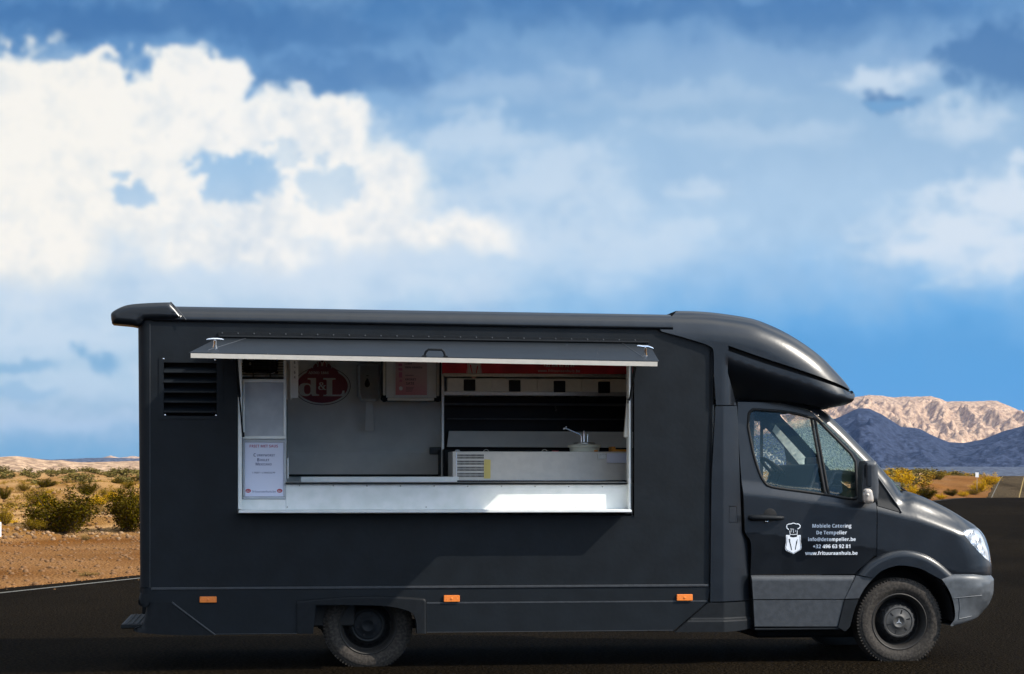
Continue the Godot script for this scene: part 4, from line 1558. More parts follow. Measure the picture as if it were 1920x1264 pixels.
	for s in [-0.018, 0.012]:
		g.tube([Vector3(d0[0].x + s, d0[0].y, cab_z(d0[0])), Vector3(d0[1].x + s, d0[1].y, cab_z(d0[1]))], 0.011, 8)
	part("window_seal", g, M.rubber, door_part)
	g = Geo.new()
	var d1 := flat([1528.5, 785.5, 1533, 786.5, 1554, 931, 1548.5, 930], -0.12)
	g.skin(d1, [], func(p: Vector2) -> float: return cab_z(p) + 0.004, 0.05)
	part("window_divider", g, M.plastic_grey, door_part)
	g = Geo.new()
	var hp := spot(1437, 971, -0.06)
	g.tube([spot(1407, 971, -0.05), spot(1412, 971, -0.022), spot(1430, 971, -0.014), spot(1452, 971.5, -0.014), spot(1464, 971.5, -0.022), spot(1468, 971.5, -0.05)], [0.022, 0.026, 0.026, 0.022, 0.018, 0.014], 12)
	part("door_handle", g, M.plastic_black, door_part)
	g = Geo.new()
	g.lathe([Vector2(0.055, 0.0), Vector2(0.05, 0.002), Vector2(0.0, 0.002)], spot(1444, 966, -0.0595), Basis(), 24)
	part("handle_recess", g, M.seam_black, door_part)
	g = Geo.new()
	g.lathe([Vector2(0.014, 0.0), Vector2(0.012, 0.012), Vector2(0.0, 0.015)], spot(1437, 978, -0.045), Basis(), 14)
	part("lock_barrel", g, M.chrome, door_part)
	# lettering and emblem on the door
	g = Geo.new()
	for q in [["Mobiele Catering", 1560, 987, 73], ["De Tempelier", 1559.5, 999.6, 57], ["info@detempelier.be", 1560, 1012.2, 89], ["+32 496 63 92 81", 1559.5, 1024.5, 70], ["www.frituuraanhuis.be", 1559, 1037.2, 98]]:
		words_at(g, q[0], bold, q[1], q[2], -0.0572, q[3])
	part("door_lettering", g, M.decal_white, door_part)
	emblem(1472.0, 981.5, 31.0, -0.0585, door_part)
	# cladding
	var strip := flat([1408.5, 1079, 1603.5, 1079, 1582.5, 1123, 1411.5, 1123.5], -0.06)
	var clad_z := func(p: Vector2) -> float:
		return -0.042 - turned_in(reach(p, flat([1400, 1078.4, 1610, 1078.4], -0.06)), 0.05) * 0.8
	part("door_cladding", panel(strip, [], clad_z, 0.05, 0.03, [[flat([1408.5, 1079, 1603.5, 1079], -0.06), 0.05]]), M.plastic_grey, truck)
	var sill := flat([1412, 1125.3, 1582, 1124.6, 1569.5, 1174.5, 1414.5, 1174.5], -0.06)
	part("sill_panel", panel(sill, [], level(-0.046), 0.1, 0.03), M.plastic_grey, truck)
	g = Geo.new()
	slab_at(g, 1414, 1175.5, 1583, 1183.5, -0.05, 0.2, 0.012)
	part("sill", g, M.plastic_black, truck)
	var c1 := joined([flat([1605.5, 1079.5, 1637, 1084.5], -0.04), curved([1637, 1084.5, 1622, 1102, 1610.5, 1122], -0.04, 3), flat([1584.5, 1123], -0.04)])
	part("arch_cladding", panel(c1, [], level(-0.036), 0.05, 0.05), M.plastic_grey, truck)
	var c2 := joined([flat([1584, 1125, 1610, 1124], -0.04), curved([1610, 1124, 1601, 1147, 1594, 1174, 1584, 1184], -0.04, 3), flat([1571.5, 1176], -0.04)])
	part("arch_cladding", panel(c2, [], level(-0.036), 0.05, 0.05), M.plastic_black, truck)
	# flare over the front wheel
	var arch_in := curved([1638, 1084, 1651.7, 1071, 1675, 1062, 1695.4, 1060.4, 1724.6, 1066, 1748, 1078, 1764, 1086.5], -0.03, 4)
	var flare := joined([arch_in, flat([1787.5, 1077], -0.03), arch_out])
	var flare_z := func(p: Vector2) -> float:
		return -0.022 - turned_in(maxf(0.0, reach(p, arch_out)), 0.06) * 0.7
	part("wheel_flare", panel(flare, [], flare_z, 0.03, 0.05, [[arch_out, 0.06]]), M.cab_black, truck)
	# bumper
	var b_top := curved([1763, 1083, 1775, 1079, 1788.7, 1077.4, 1825, 1077, 1858.7, 1077], [-0.03, -0.03, -0.03, -0.05, -0.22], 3)
	var b_front := curved([1858.7, 1077, 1865.3, 1085, 1866, 1098, 1864.6, 1115.8, 1855.8, 1136, 1841, 1153.7, 1815, 1165, 1788.7, 1174], [-0.22, -0.23, -0.23, -0.23, -0.22, -0.16, -0.08, -0.03], 4)
	var bump := joined([b_top, b_front, curved([1788.7, 1174, 1781, 1172.5, 1789, 1160, 1788.7, 1139, 1780, 1110, 1763, 1083], -0.03, 4)])
	var front_line := flat([1858, 1070, 1866, 1085, 1866, 1098, 1864.6, 1115.8, 1855.8, 1136, 1841, 1153.7], -0.22)
	var bump_z := func(p: Vector2) -> float:
		return -0.012 - turned_in(reach(p, b_top), 0.05) * 0.8 - turned_in(reach(p, b_front), 0.05) * 0.5 - turned_in(reach(p, front_line), 0.34) * 0.8
	g = shell(bump, [], bump_z, 0.025, [b_top, b_front], [[b_top, 0.045], [b_front, 0.06]])
	part("front_bumper", g, M.bumper_grey, truck)
	g = Geo.new()
	for q in [[[1786.5, 1122], [1800, 1120.5], [1820, 1118.5], [1843, 1117]], [[1796.5, 1160.5], [1810, 1158.5], [1824, 1156]], [[1797, 1122], [1799, 1140], [1797, 1160]]]:
		var line := []
		for p in q:
			var s := spot(p[0], p[1], -0.03)
			line.append(Vector3(s.x, s.y, bump_z.call(Vector2(s.x, s.y)) + 0.001))
		g.tube(line, 0.004, 8)
	each("bumper_crease", g, M.bumper_grey, truck)
	# headlamp
	var hl_mid := spot(1834, 1022, -0.15)
	var lens_z := func(p: Vector2) -> float: return body_z.call(p) + 0.008
	g = Geo.new()
	g.skin(hl_shape, [], func(p: Vector2) -> float: return -WIDE - lens_z.call(p), 0.02)
	part("headlamp", g, M.reflector, truck)
	g = Geo.new()
	g.skin(hl_shape, [], lens_z, 0.02)
	var lamp := part("headlamp", g, M.lamp_glass, truck)
	g = Geo.new()
	g.skin(hl_shape, [], func(p: Vector2) -> float: return body_z.call(p) - 0.05 - 0.012 * sin((p.x + p.y) * 40.0), 0.012)
	g.rim(hl_shape, body_z, 0.09, 0.0, true)
	part("lamp_housing", g, M.reflector, lamp)
	for q in [[1822, 1004, 0.045], [1834, 1020, 0.055], [1843, 1040, 0.035]]:
		g = Geo.new()
		var c := spot(q[0], q[1], -0.15)
		c.z = body_z.call(Vector2(c.x, c.y)) - 0.012
		var tb := Basis(Vector3.UP, 0.9)
		g.lathe([Vector2(q[2], 0.0), Vector2(q[2] * 0.92, 0.004), Vector2(q[2] * 0.85, 0.0), Vector2(q[2] * 0.6, -0.022), Vector2(0.0, -0.03)], c, tb, 20)
		part("lamp_bowl", g, M.reflector, lamp)
	# dark triangle ahead of the door and the door mirror
	var tri := flat([1645, 889, 1686, 952, 1689, 961, 1645, 948.5], -0.09)
	part("wing_triangle", panel(tri, [], func(p: Vector2) -> float: return cab_z(p) + 0.006, 0.03, 0.02), M.plastic_black, truck)
	g = Geo.new()
	var tz := func(px: float, py: float) -> Vector3:
		var s := spot(px, py, -0.09)
		return Vector3(s.x, s.y, cab_z(Vector2(s.x, s.y)) + 0.009)
	g.tube([tz.call(1645, 890), tz.call(1666, 921), tz.call(1686, 953), tz.call(1689, 961)], 0.008, 8)
	part("triangle_edge", g, M.plastic_grey, truck)
	mirror()
	# wheel housing, front wheels, floor and engine block under the cab
	var fx := spot(1689, 1165, -0.06).x
	g = Geo.new()
	var arc := PackedVector2Array()
	for k in 25:
		var a := PI * k / 24.0
		arc.append(Vector2(fx + 0.02 + 0.425 * cos(a), 0.40 + 0.42 * sin(a)))
	arc.insert(0, Vector2(fx + 0.445, 0.36))
	arc.append(Vector2(fx - 0.405, 0.34))
	g.rim(arc, level(-0.055), 0.45)
	g.box(Vector3(fx + 0.02, 0.6, -0.52), Vector3(0.86, 0.5, 0.02), 0.0)
	g.box(Vector3(fx - 0.2, 0.5, -WIDE / 2), Vector3(1.9, 0.2, 0.9), 0.0)
	g.box(Vector3(fx - 0.55, 0.31, -WIDE / 2), Vector3(1.15, 0.22, 1.1), 0.03)
	g.box(Vector3(fx - 1.25, 0.46, -WIDE / 2), Vector3(1.2, 0.24, WIDE - 0.5), 0.0)
	part("wheel_housing", g, M.seam_black, truck)
	wheel(fx, -0.085, true)
	wheel(fx, -WIDE + 0.085, true, true)

	# inside the cab, seen through the glass
	var cab_in := Geo.new()
	var far_z := -WIDE + 0.20
	var fd := flat([1360, 735, 1500, 752, 1540, 775, 1640, 880, 1650, 960, 1650, 1090, 1400, 1090], -0.1)
	var fglass := flat([1408, 790, 1425, 790, 1425, 905, 1416, 905], far_z)
	var fglass2 := flat([1431, 806, 1436, 803, 1470, 838, 1474, 862, 1474, 905, 1431, 905], far_z)
	cab_in.skin(fd, [fglass, fglass2], level(far_z), 0.08)
	part("far_door", cab_in, M.dash, truck)
	g = Geo.new()
	g.skin(fglass, [], level(far_z - 0.01), 0.2)
	g.skin(fglass2, [], level(far_z - 0.01), 0.2)
	each("far_window", g, M.speckled_glass, truck)
	g = Geo.new()
	g.skin(flat([1449, 808, 1455, 796, 1512, 858, 1530, 878, 1524, 886, 1512, 902, 1504, 876], -1.72), [], level(-1.74), 0.2)
	g.box(spot(1516, 880, -1.68), Vector3(0.14, 0.05, 0.2), 0.02, Basis(Vector3.BACK, -0.6))
	part("pillar_trim", g, M.trim_pale, truck)
	g = Geo.new()
	var dz := -0.30
	var dash := joined([curved([1475, 925, 1486, 900, 1492, 878, 1500, 871, 1510, 880, 1516, 905, 1522, 892, 1530, 882, 1560, 884, 1580, 890, 1606, 899, 1650, 905], -0.9, 3), flat([1650, 985, 1475, 985], -0.9)])
	g.slab(dash, -0.28, -WIDE + 0.3, 0.03)
	part("dashboard", g, M.dash, truck)
	g = Geo.new()
	g.box(spot(1521, 866, -0.9), Vector3(0.11, 0.075, 0.05), 0.01)
	g.tube([spot(1535, 863, -0.9), spot(1545, 870, -0.95), spot(1543, 886, -1.0)], 0.012, 8)
	part("phone_holder", g, M.seam_black, truck)
	g = Geo.new()
	slab_at(g, 1557, 910, 1578, 926, -0.27, 0.02, 0.004)
	part("dash_screen", g, M.gloss_black, truck)
	g = Geo.new()
	var sc := spot(1462, 890, -1.45)
	var ring := []
	var tilt := Basis(Vector3.BACK, deg_to_rad(-42)) * Basis(Vector3.RIGHT, PI / 2)
	for k in 33:
		var a := TAU * k / 32.0
		ring.append(sc + tilt * Vector3(cos(a) * 0.21, sin(a) * 0.21, 0))
	g.tube(ring, 0.017, 10, false)
	for k in 3:
		var a := TAU * k / 3.0 + 0.5
		g.tube([sc, sc + tilt * Vector3(cos(a) * 0.2, sin(a) * 0.2, 0)], 0.014, 8)
	g.tube([sc, sc + tilt * Vector3(0, 0, 0.25), sc + tilt * Vector3(0, 0, 0.32)], [0.06, 0.045, 0.04], 12)
	part("steering_wheel", g, M.rubber, truck)
	for z in [-0.62, -1.5]:
		g = Geo.new()
		var sx := spot(1368, 900, z).x
		g.box(Vector3(sx + 0.02, 1.45, z), Vector3(0.13, 0.62, 0.46), 0.05, Basis(Vector3.BACK, 0.2))
		g.box(Vector3(sx + 0.26, 1.10, z), Vector3(0.5, 0.13, 0.48), 0.05)
		g.box(Vector3(sx - 0.10, 1.83, z), Vector3(0.10, 0.2, 0.26), 0.04, Basis(Vector3.BACK, 0.15))
		part("seat", g, M.seat_cloth, truck)
	g = Geo.new()
	g.box(spot(1440, 765, -1.0) + Vector3(0, 0.05, 0), Vector3(0.75, 0.06, WIDE - 0.6), 0.02)
	part("cab_lining", g, M.dash, truck)
	g = Geo.new()
	g.box(Vector3(spot(1480, 1000, -1).x, 0.85, -WIDE / 2), Vector3(0.95, 0.05, WIDE - 0.4), 0.0)
	part("cab_floor", g, M.dash, truck)


func mirror() -> void:
	var m := Geo.new()
	var o := curved([1618, 868, 1622, 864.3, 1634, 863.6, 1641, 866, 1643.5, 874, 1645, 900, 1645, 934, 1641, 941, 1630, 944.5, 1620, 943, 1616, 936, 1615, 900], 0.12, 3, true)
	var loop := o.duplicate()
	loop.append(o[0])
	m.skin(o, [], func(p: Vector2) -> float: return 0.19 - turned_in(reach(p, loop), 0.045), 0.012)
	m.rim(o, level(0.145), 0.14, 0.0, true)
	m.skin(o, [], level(0.006), 0.1)
	var body := part("door_mirror", m, M.plastic_grey, truck)
	m = Geo.new()
	var s := spot(1629, 892, 0.17)
	m.box(s, Vector3(0.075, 0.22, 0.06), 0.028)
	part("mirror_cap", m, M.cab_black, body)
	m = Geo.new()
	var l := joined([curved([1620, 917, 1633, 917, 1637.5, 932, 1636, 943, 1622, 943, 1619, 932], 0.17, 3, true)])
	var ll := l.duplicate()
	ll.append(l[0])
	m.skin(l, [], func(p: Vector2) -> float: return 0.205 - turned_in(reach(p, ll), 0.03), 0.01)
	m.rim(l, level(0.175), 0.04, 0.0, true)
	var lens := part("indicator_lens", m, M.lens_clear, body)
	m = Geo.new()
	m.lathe([Vector2(0.012, 0), Vector2(0.008, 0.006), Vector2(0, 0.008)], spot(1627.5, 928, 0.205), Basis(), 12)
	part("indicator_bulb", m, M.cream_edge, lens)
	m = Geo.new()
	m.box(spot(1640, 915, 0.0) + Vector3(0.0, 0, -0.03), Vector3(0.07, 0.12, 0.12), 0.02)
	part("mirror_arm", m, M.plastic_black, body)


# shield with a chef's hat, fork and knife
func emblem(px: float, py: float, wide: float, z: float, parent: Node, ink := "decal_white", ground := "cab_black") -> void:
	var k := wide / 390.0
	var at := func(pts: Array, zz: float, smooth := false) -> PackedVector2Array:
		var q := []
		for i in range(0, pts.size(), 2):
			q.append_array([px + (pts[i] - 120) * k, py + (pts[i + 1] - 135) * k])
		return curved(q, zz, 3, true) if smooth else flat(q, zz)
	var g := Geo.new()
	g.slab(at.call([145, 410, 235, 410, 240, 455, 315, 470, 400, 455, 410, 410, 492, 410, 490, 560, 512, 700, 500, 750, 315, 858, 140, 770, 120, 710, 145, 580], z), z + 0.001, z - 0.001)
	for q in [[[150, 215, 165, 175, 210, 152, 265, 150, 300, 133, 345, 136, 375, 155], 12.0], [[385, 152, 440, 155, 475, 190, 470, 235, 415, 270], 14.0], [[156, 205, 160, 250, 205, 285], 14.0], [[232, 300, 236, 380, 238, 410], 9.0], [[404, 300, 404, 380, 402, 410], 9.0], [[245, 395, 315, 405, 390, 393], 8.0], [[318, 290, 318, 360], 7.0], [[268, 290, 268, 340], 5.0], [[368, 290, 368, 340], 5.0], [[240, 268, 315, 274, 330, 272], 6.0]]:
		var line := []
		for i in range(0, q[0].size(), 2):
			line.append(spot(px + (q[0][i] - 120) * k, py + (q[0][i + 1] - 135) * k, z + 0.0005))
		g.tube(line, q[1] * k / 235.0, 6)
	var e := part("chef_emblem", g, M[ink], parent)
	g = Geo.new()
	g.slab(at.call([165, 432, 172, 432, 168, 590, 142, 705, 160, 755, 315, 838, 480, 745, 490, 700, 470, 560, 466, 436, 474, 436, 480, 560, 500, 700, 490, 748, 315, 848, 152, 762, 132, 706, 158, 585], z), z + 0.002, z)
	g.slab(at.call([205, 500, 240, 505, 240, 560, 262, 650, 285, 765, 265, 765, 240, 650, 212, 545], z), z + 0.002, z)
	g.slab(at.call([418, 500, 405, 600, 385, 670, 372, 755, 352, 755, 372, 640, 385, 560], z), z + 0.002, z)
	part("emblem_drawing", g, M[ground], e)


# ---------------------------------------------------------------- inside the serving hatch
func build_kitchen() -> void:
	# service cupboard at the left of the hatch: an open shelf on top, boards hung on its front
	var zc := -0.13
	var cup := thing("service_cupboard", "white cupboard left of the counter, its front carrying the two framed boards", "cupboard", spot(494, 955, -0.5))
	var g := Geo.new()
	var a := spot(453, 955, zc)
	var b := spot(537, 711, zc)
	g.box(Vector3((a.x + b.x) / 2, (a.y + b.y) / 2, zc - 0.58), Vector3(b.x - a.x, b.y - a.y, 1.16), 0.004)
	part("carcass", g, M.white_panel, cup)
	g = Geo.new()
	var c := spot(537, 640, zc)
	g.box(Vector3(b.x - 0.012, (b.y + c.y) / 2, zc - 0.58), Vector3(0.022, c.y - b.y, 1.15), 0.003)
	part("side_panel", g, M.inner_wall, cup)
	g = Geo.new()
	g.box(Vector3((a.x + b.x) / 2, (b.y + c.y) / 2, zc - 0.34), Vector3(b.x - a.x, c.y - b.y, 0.02), 0.0)
	part("back_panel", g, M.white_panel, cup)
	g = Geo.new()
	var d0 := spot(537.2, 749, zc)
	var d1 := spot(537.2, 859, zc)
	g.box(Vector3(b.x + 0.004, (d0.y + d1.y) / 2, zc - 0.58), Vector3(0.008, d0.y - d1.y, 1.14), 0.002)
	part("dark_side_board", g, M.plastic_grey, cup)
	g = Geo.new()
	slab_at(g, 521, 650, 532, 708, -0.30, 0.015)
	part("cream_strip", g, M.cream_panel, cup)
	# wire basket and the black appliance in it
	var rack := thing("wire_rack", "black wire rack on the shelf above the blank grey board", "rack", spot(494, 710, -0.25))
	g = Geo.new()
	for k in 8:
		var y := 672.0 + k * 5.0
		g.tube([spot(452, y, -0.16), spot(534, y + 0.3, -0.16)], 0.0028, 6)
	for px in [453.0, 474.5, 506.5, 533.5]:
		g.tube([spot(px, 664, -0.158), spot(px, 710, -0.158)], 0.004, 6)
	g.tube([spot(452, 709, -0.155), spot(534, 709.5, -0.155)], 0.006, 6)
	part("wires", g, M.rubber, rack)
	var app := thing("black_appliance", "black boxy appliance sitting behind the wires of the rack", "appliance", spot(487, 697, -0.35))
	g = Geo.new()
	slab_at(g, 456, 655, 520, 696.5, -0.22, 0.20, 0.02)
	part("casing", g, M.plastic_black, app)
	g = Geo.new()
	slab_at(g, 500, 696, 522, 699.5, -0.20, 0.1, 0.004)
	part("foot", g, M.rubber, app)
	g = Geo.new()
	slab_at(g, 463, 672.5, 477, 675, -0.215, 0.01, 0.001)
	g.lathe([Vector2(0.011, 0.0), Vector2(0.009, 0.01), Vector2(0.0, 0.012)], spot(469, 682, -0.22), Basis(), 12)
	part("knob", g, M.board_grey, app)
	g = Geo.new()
	g.tube([spot(484, 707, -0.20), spot(496, 704, -0.19), spot(508, 701, -0.19), spot(516, 698.5, -0.2)], 0.003, 6)
	part("cable", g, M.paper_white, app)
	# the two boards
	var board := thing("blank_board", "blank grey board in a white frame, directly above the printed menu", "notice board", spot(494.5, 823, -0.1))
	g = Geo.new()
	slab_at(g, 455, 711.5, 536, 716.6, -0.10, 0.028)
	slab_at(g, 455, 817.6, 536, 823, -0.10, 0.028)
	slab_at(g, 455, 716.7, 459.2, 817.5, -0.10, 0.028)
	slab_at(g, 531.4, 716.7, 536, 817.5, -0.10, 0.028)
	each("frame", g, M.white_panel, board)
	g = Geo.new()
	slab_at(g, 459, 716.5, 531.6, 817.7, -0.112, 0.012)
	part("panel", g, M.board_grey, board)
	var menu := thing("menu_board", "white framed menu sheet headed FRIET MET SAUS at the left of the counter", "menu board", spot(494.5, 936, -0.1))
	g = Geo.new()
	slab_at(g, 455.5, 824.5, 536, 829.5, -0.10, 0.028)
	slab_at(g, 455.5, 931, 536, 936, -0.10, 0.028)
	slab_at(g, 455.5, 829.6, 459.2, 930.9, -0.10, 0.028)
	slab_at(g, 531.6, 829.6, 536, 930.9, -0.10, 0.028)
	each("frame", g, M.board_grey, menu)
	g = Geo.new()
	slab_at(g, 459, 829.4, 531.8, 931.2, -0.110, 0.012)
	var sheet := part("printed_sheet", g, M.paper, menu)
	g = Geo.new()
	words_at(g, "FRIET MET SAUS", bold, 494.5, 836.6, -0.1085, 53)
	part("menu_heading", g, M.ink_red, sheet)
	g = Geo.new()
	for q in [["C", 477.5, 853.2, 4.6, "URRYWORST", 498.5, 853.9, 33.5], ["B", 484.2, 862.2, 4.2, "OULET", 496, 862.7, 17.5], ["M", 482, 870.2, 5.4, "EXICANO", 497.5, 870.8, 23.5]]:
		words_at(g, q[0], bold, q[1], q[2], -0.1085, q[3])
		words_at(g, q[4], bold, q[5], q[6], -0.1085, q[7])
	words_at(g, "1 FRIET + 2 SNACKS/PP", bold, 494.5, 886.5, -0.1085, 43)
	words_at(g, "frituuraanhuis.be", sans, 495, 921.6, -0.1085, 44)
	part("menu_lines", g, M.ink_blue, sheet)
	for px in [465.3, 524.2]:
		g = Geo.new()
		var e := PackedVector2Array()
		for k in 28:
			var t := TAU * k / 28.0
			var s := spot(px + 5.2 * cos(t), 920.4 + 3.7 * sin(t), -0.109)
			e.append(Vector2(s.x, s.y))
		g.slab(e, -0.1088, -0.1099)
		var badge := part("oval_badge", g, M.logo_red, sheet)
		g = Geo.new()
		words_at(g, "d&L", serif, px, 920.9, -0.1082, 7.5)
		part("badge_lettering", g, M.paper_white, badge)
	# tall price strip on the cupboard's flank
	var strip := thing("price_strip", "narrow white price list hanging from the flank of the cupboard, beside the oval logo", "price list", spot(551, 748, -0.6))
	g = Geo.new()
	var turn := Basis(Vector3.UP, deg_to_rad(38))
	var p0 := spot(552, 660, -0.55)
	var p1 := spot(552, 746, -0.55)
	var mid := (p0 + p1) / 2
	g.box(mid, Vector3(0.078, p0.y - p1.y, 0.006), 0.001, turn)
	var st := part("sheet", g, M.paper_white, strip)
	g = Geo.new()
	for k in 4:
		words(g, ["8", "10", "6", "4"][k], bold, mid.x + 0.002, spot(552, 679.5 + k * 9.3, -0.55).y, mid.z + 0.005, 0.016, turn)
	part("figures", g, M.ink_dark, st)
	g = Geo.new()
	slab_at(g, 543.6, 660, 546, 750.5, -0.50, 0.012)
	part("holder", g, M.white_panel, strip)
	g = Geo.new()
	var q0 := spot(538, 858.5, zc)
	var q1 := spot(538, 897, zc)
	g.box(Vector3(b.x + 0.012, (q0.y + q1.y) / 2, zc - 0.50), Vector3(0.012, q0.y - q1.y, 1.0), 0.002)
	part("white_upstand", g, M.white_panel, cup)

	# back wall: lower panel, oval sign, towel dispenser
	var zb := -WIDE + 0.068
	g = Geo.new()
	slab_at(g, 470, 847.5, 850, 935, zb + 0.02, 0.02, 0.004)
	part("wall_lower_panel", g, M.lower_grey, truck)
	g = Geo.new()
	slab_at(g, 470, 889.5, 838, 893.5, zb + 0.05, 0.03, 0.004)
	part("wall_skirting", g, M.gloss_black, truck)
	var sign := thing("oval_wall_sign", "maroon oval sign lettered d&L with a crown of curls, on the back wall", "sign", spot(604, 758, zb))
	var oval := func(rx: float, ry: float, z: float) -> PackedVector2Array:
		var e := PackedVector2Array()
		for k in 56:
			var t := TAU * k / 56.0
			var s := spot(604 + rx * cos(t), 724 + ry * sin(t), z)
			e.append(Vector2(s.x, s.y))
		return e
	g = Geo.new()
	g.slab(oval.call(53.5, 36, zb), zb + 0.002, zb)
	part("dark_rim", g, M.ink_dark, sign)
	g = Geo.new()
	g.slab(oval.call(52.2, 34.8, zb), zb + 0.003, zb)
	part("pale_rim", g, M.logo_grey, sign)
	g = Geo.new()
	g.slab(oval.call(48, 31.6, zb), zb + 0.004, zb)
	g.slab(curved([572, 706, 576, 696, 586, 688, 592, 681, 604, 676, 616, 681, 622, 688, 632, 694, 637, 706], zb, 3), zb + 0.0035, zb)
	part("maroon_field", g, M.logo_maroon, sign)
	g = Geo.new()
	for s in [-1.0, 1.0]:
		for cc in [[4.5, 684, 3.6, 6.5], [13, 686, 5.0, 5.0], [22, 689, 4.2, 3.6]]:
			var loop := []
			for k in 15:
				var t := -0.4 + (PI + 0.8) * k / 14.0
				loop.append(spot(604 + s * (cc[0] + cc[2] * cos(t)), cc[1] - cc[3] * sin(t), zb + 0.005))
			g.tube(loop, 0.004, 6)
	words_at(g, "ANNO 1886", serif, 597, 699, zb + 0.0055, 38)
	part("crown_and_date", g, M.logo_grey, sign)
	g = Geo.new()
	for q in [["d", 579, 726, 38, 34], ["L", 626, 726, 40, 34]]:
		var s := spot(q[1], q[2], zb)
		words(g, q[0], serif, s.x, s.y, zb + 0.0052, spot(q[1] + q[3] / 2.0, q[2], zb).x - spot(q[1] - q[3] / 2.0, q[2], zb).x, Basis(), spot(q[1], q[2] - q[4] / 2.0, zb).y - spot(q[1], q[2] + q[4] / 2.0, zb).y)
	words_at(g, "&", serif, 604, 724, zb + 0.0065, 15)
	part("sign_lettering", g, M.logo_grey, sign)
	g = Geo.new()
	var towel := thing("towel_dispenser", "white paper towel dispenser with a drop-shaped window on the back wall", "dispenser", spot(691, 751, zb))
	var body := curved([671, 690, 673, 684, 680, 682.5, 702, 682.5, 709, 684, 711, 690, 712, 735, 709, 748, 703, 751, 682, 751, 676, 748, 672, 735], zb + 0.2, 3, true)
	g.slab(body, zb + 0.21, zb, 0.018)
	part("housing", g, M.white_panel, towel)
	g = Geo.new()
	g.slab(curved([688.5, 709, 691, 713, 693.2, 719, 692, 724.5, 688.5, 726.3, 685, 724.5, 684, 719, 686, 713], zb + 0.21, 3, true), zb + 0.214, zb + 0.2, 0.002)
	slab_at(g, 687, 704, 691, 705, zb + 0.212, 0.01, 0.0)
	part("drop_window", g, M.gloss_black, towel)
	g = Geo.new()
	slab_at(g, 673, 729.5, 711, 730.3, zb + 0.212, 0.01, 0.001)
	part("lid_joint", g, M.logo_grey, towel)
	var paper := thing("paper_towel", "grey paper towel hanging out of the dispenser on the back wall", "paper towel", spot(693, 809, zb + 0.1))
	g = Geo.new()
	for k in 10:
		var f := k / 10.0
		var f2 := (k + 1) / 10.0
		var w0 := lerpf(6.0, 8.5, f)
		var w1 := lerpf(6.0, 8.5, f2)
		var pts := [spot(692.5 - w0, lerpf(750, 808, f), zb + 0.10 + 0.015 * sin(f * 7)), spot(692.5 + w0, lerpf(750, 808, f), zb + 0.12 + 0.015 * sin(f * 7)), spot(692.5 + w1, lerpf(750, 808, f2), zb + 0.12 + 0.015 * sin(f2 * 7)), spot(692.5 - w1, lerpf(750, 808, f2), zb + 0.10 + 0.015 * sin(f2 * 7))]
		g.quad(pts[0], pts[1], pts[2], pts[3], Vector3(-0.2, 0, 1).normalized())
	part("towel_sheet", g, M.inner_wall, paper)

	# hanging menu case in the middle
	var zm := -1.55
	var case := thing("menu_case", "grey case with cream edges and black corners, holding a pink price poster", "menu case", spot(773, 755, zm))
	g = Geo.new()
	slab_at(g, 716, 650, 829, 752, zm, 0.10, 0.01)
	part("case_body", g, M.plastic_black, case)
	g = Geo.new()
	slab_at(g, 724, 650, 818, 745.5, zm + 0.006, 0.02, 0.002)
	part("case_face", g, M.inner_wall, case)
	for q in [[717.7, 650, 723, 741.5], [818.6, 650, 824, 743], [726.5, 746.2, 814, 751.5]]:
		g = Geo.new()
		slab_at(g, q[0], q[1], q[2], q[3], zm + 0.012, 0.03, 0.004)
		part("cream_edge", g, M.cream_panel, case)
	for px in [720.0, 820.5]:
		g = Geo.new()
		slab_at(g, px - 6.0, 741.8, px + 7.0, 753.5, zm + 0.010, 0.05, 0.02)
		part("corner_piece", g, M.gloss_black, case)
	var post := thing("price_poster", "pink price poster in a white rim, inside the grey menu case", "poster", spot(771, 744, zm + 0.01))
	g = Geo.new()
	slab_at(g, 738.5, 650, 803.5, 744.5, zm + 0.014, 0.008, 0.001)
	part("poster_rim", g, M.logo_grey, post)
	var pinkish := mat("poster_print", Color(1, 1, 1), 0.6)
	var grad := Gradient.new()
	grad.set_color(0, Color8(205, 178, 180))
	grad.set_color(1, Color8(196, 120, 126))
	grad.set_offset(0, 0.45)
	var gt := GradientTexture2D.new()
	gt.gradient = grad
	gt.fill_from = Vector2(0.2, 0)
	gt.fill_to = Vector2(0, 1)
	gt.width = 128
	gt.height = 128
	pinkish.albedo_texture = gt
	g = Geo.new()
	var pa := spot(741.5, 650, zm + 0.0155)
	var pb := spot(800.5, 741, zm + 0.0155)
	g.quad(pa, Vector3(pb.x, pa.y, pa.z), pb, Vector3(pa.x, pb.y, pa.z), Vector3.BACK)
	for p in g.v:
		g.uv.append(Vector2((p.x - pa.x) / (pb.x - pa.x), (pa.y - p.y) / (pa.y - pb.y)))
	var print := part("poster_print", g, pinkish, post)
	g = Geo.new()
	for q in [["CURRY", 765.5, 682.2, 14], ["100% VARKEN", 775, 689, 33], ["FRIKANDEL", 768, 704, 16], ["KROKET", 770, 711.5, 20], ["SATE", 769, 719, 15]]:
		words_at(g, q[0], bold, q[1], q[2], zm + 0.0165, q[3])
	for k in 4:
		slab_at(g, 761, 726 + k * 2.4, 776 - k, 726.7 + k * 2.4, zm + 0.0165, 0.0005, 0.0)
	part("poster_lines", g, M.ink_dark, print)
	g = Geo.new()
	for q in [[747, 682, 754, 686.5], [747, 690, 754.5, 695], [748, 698, 754, 708], [749, 712, 754, 716]]:
		slab_at(g, q[0], q[1], q[2], q[3], zm + 0.0165, 0.0005, 0.0)
	each("food_picture", g, M.ink_red, print)
	g = Geo.new()
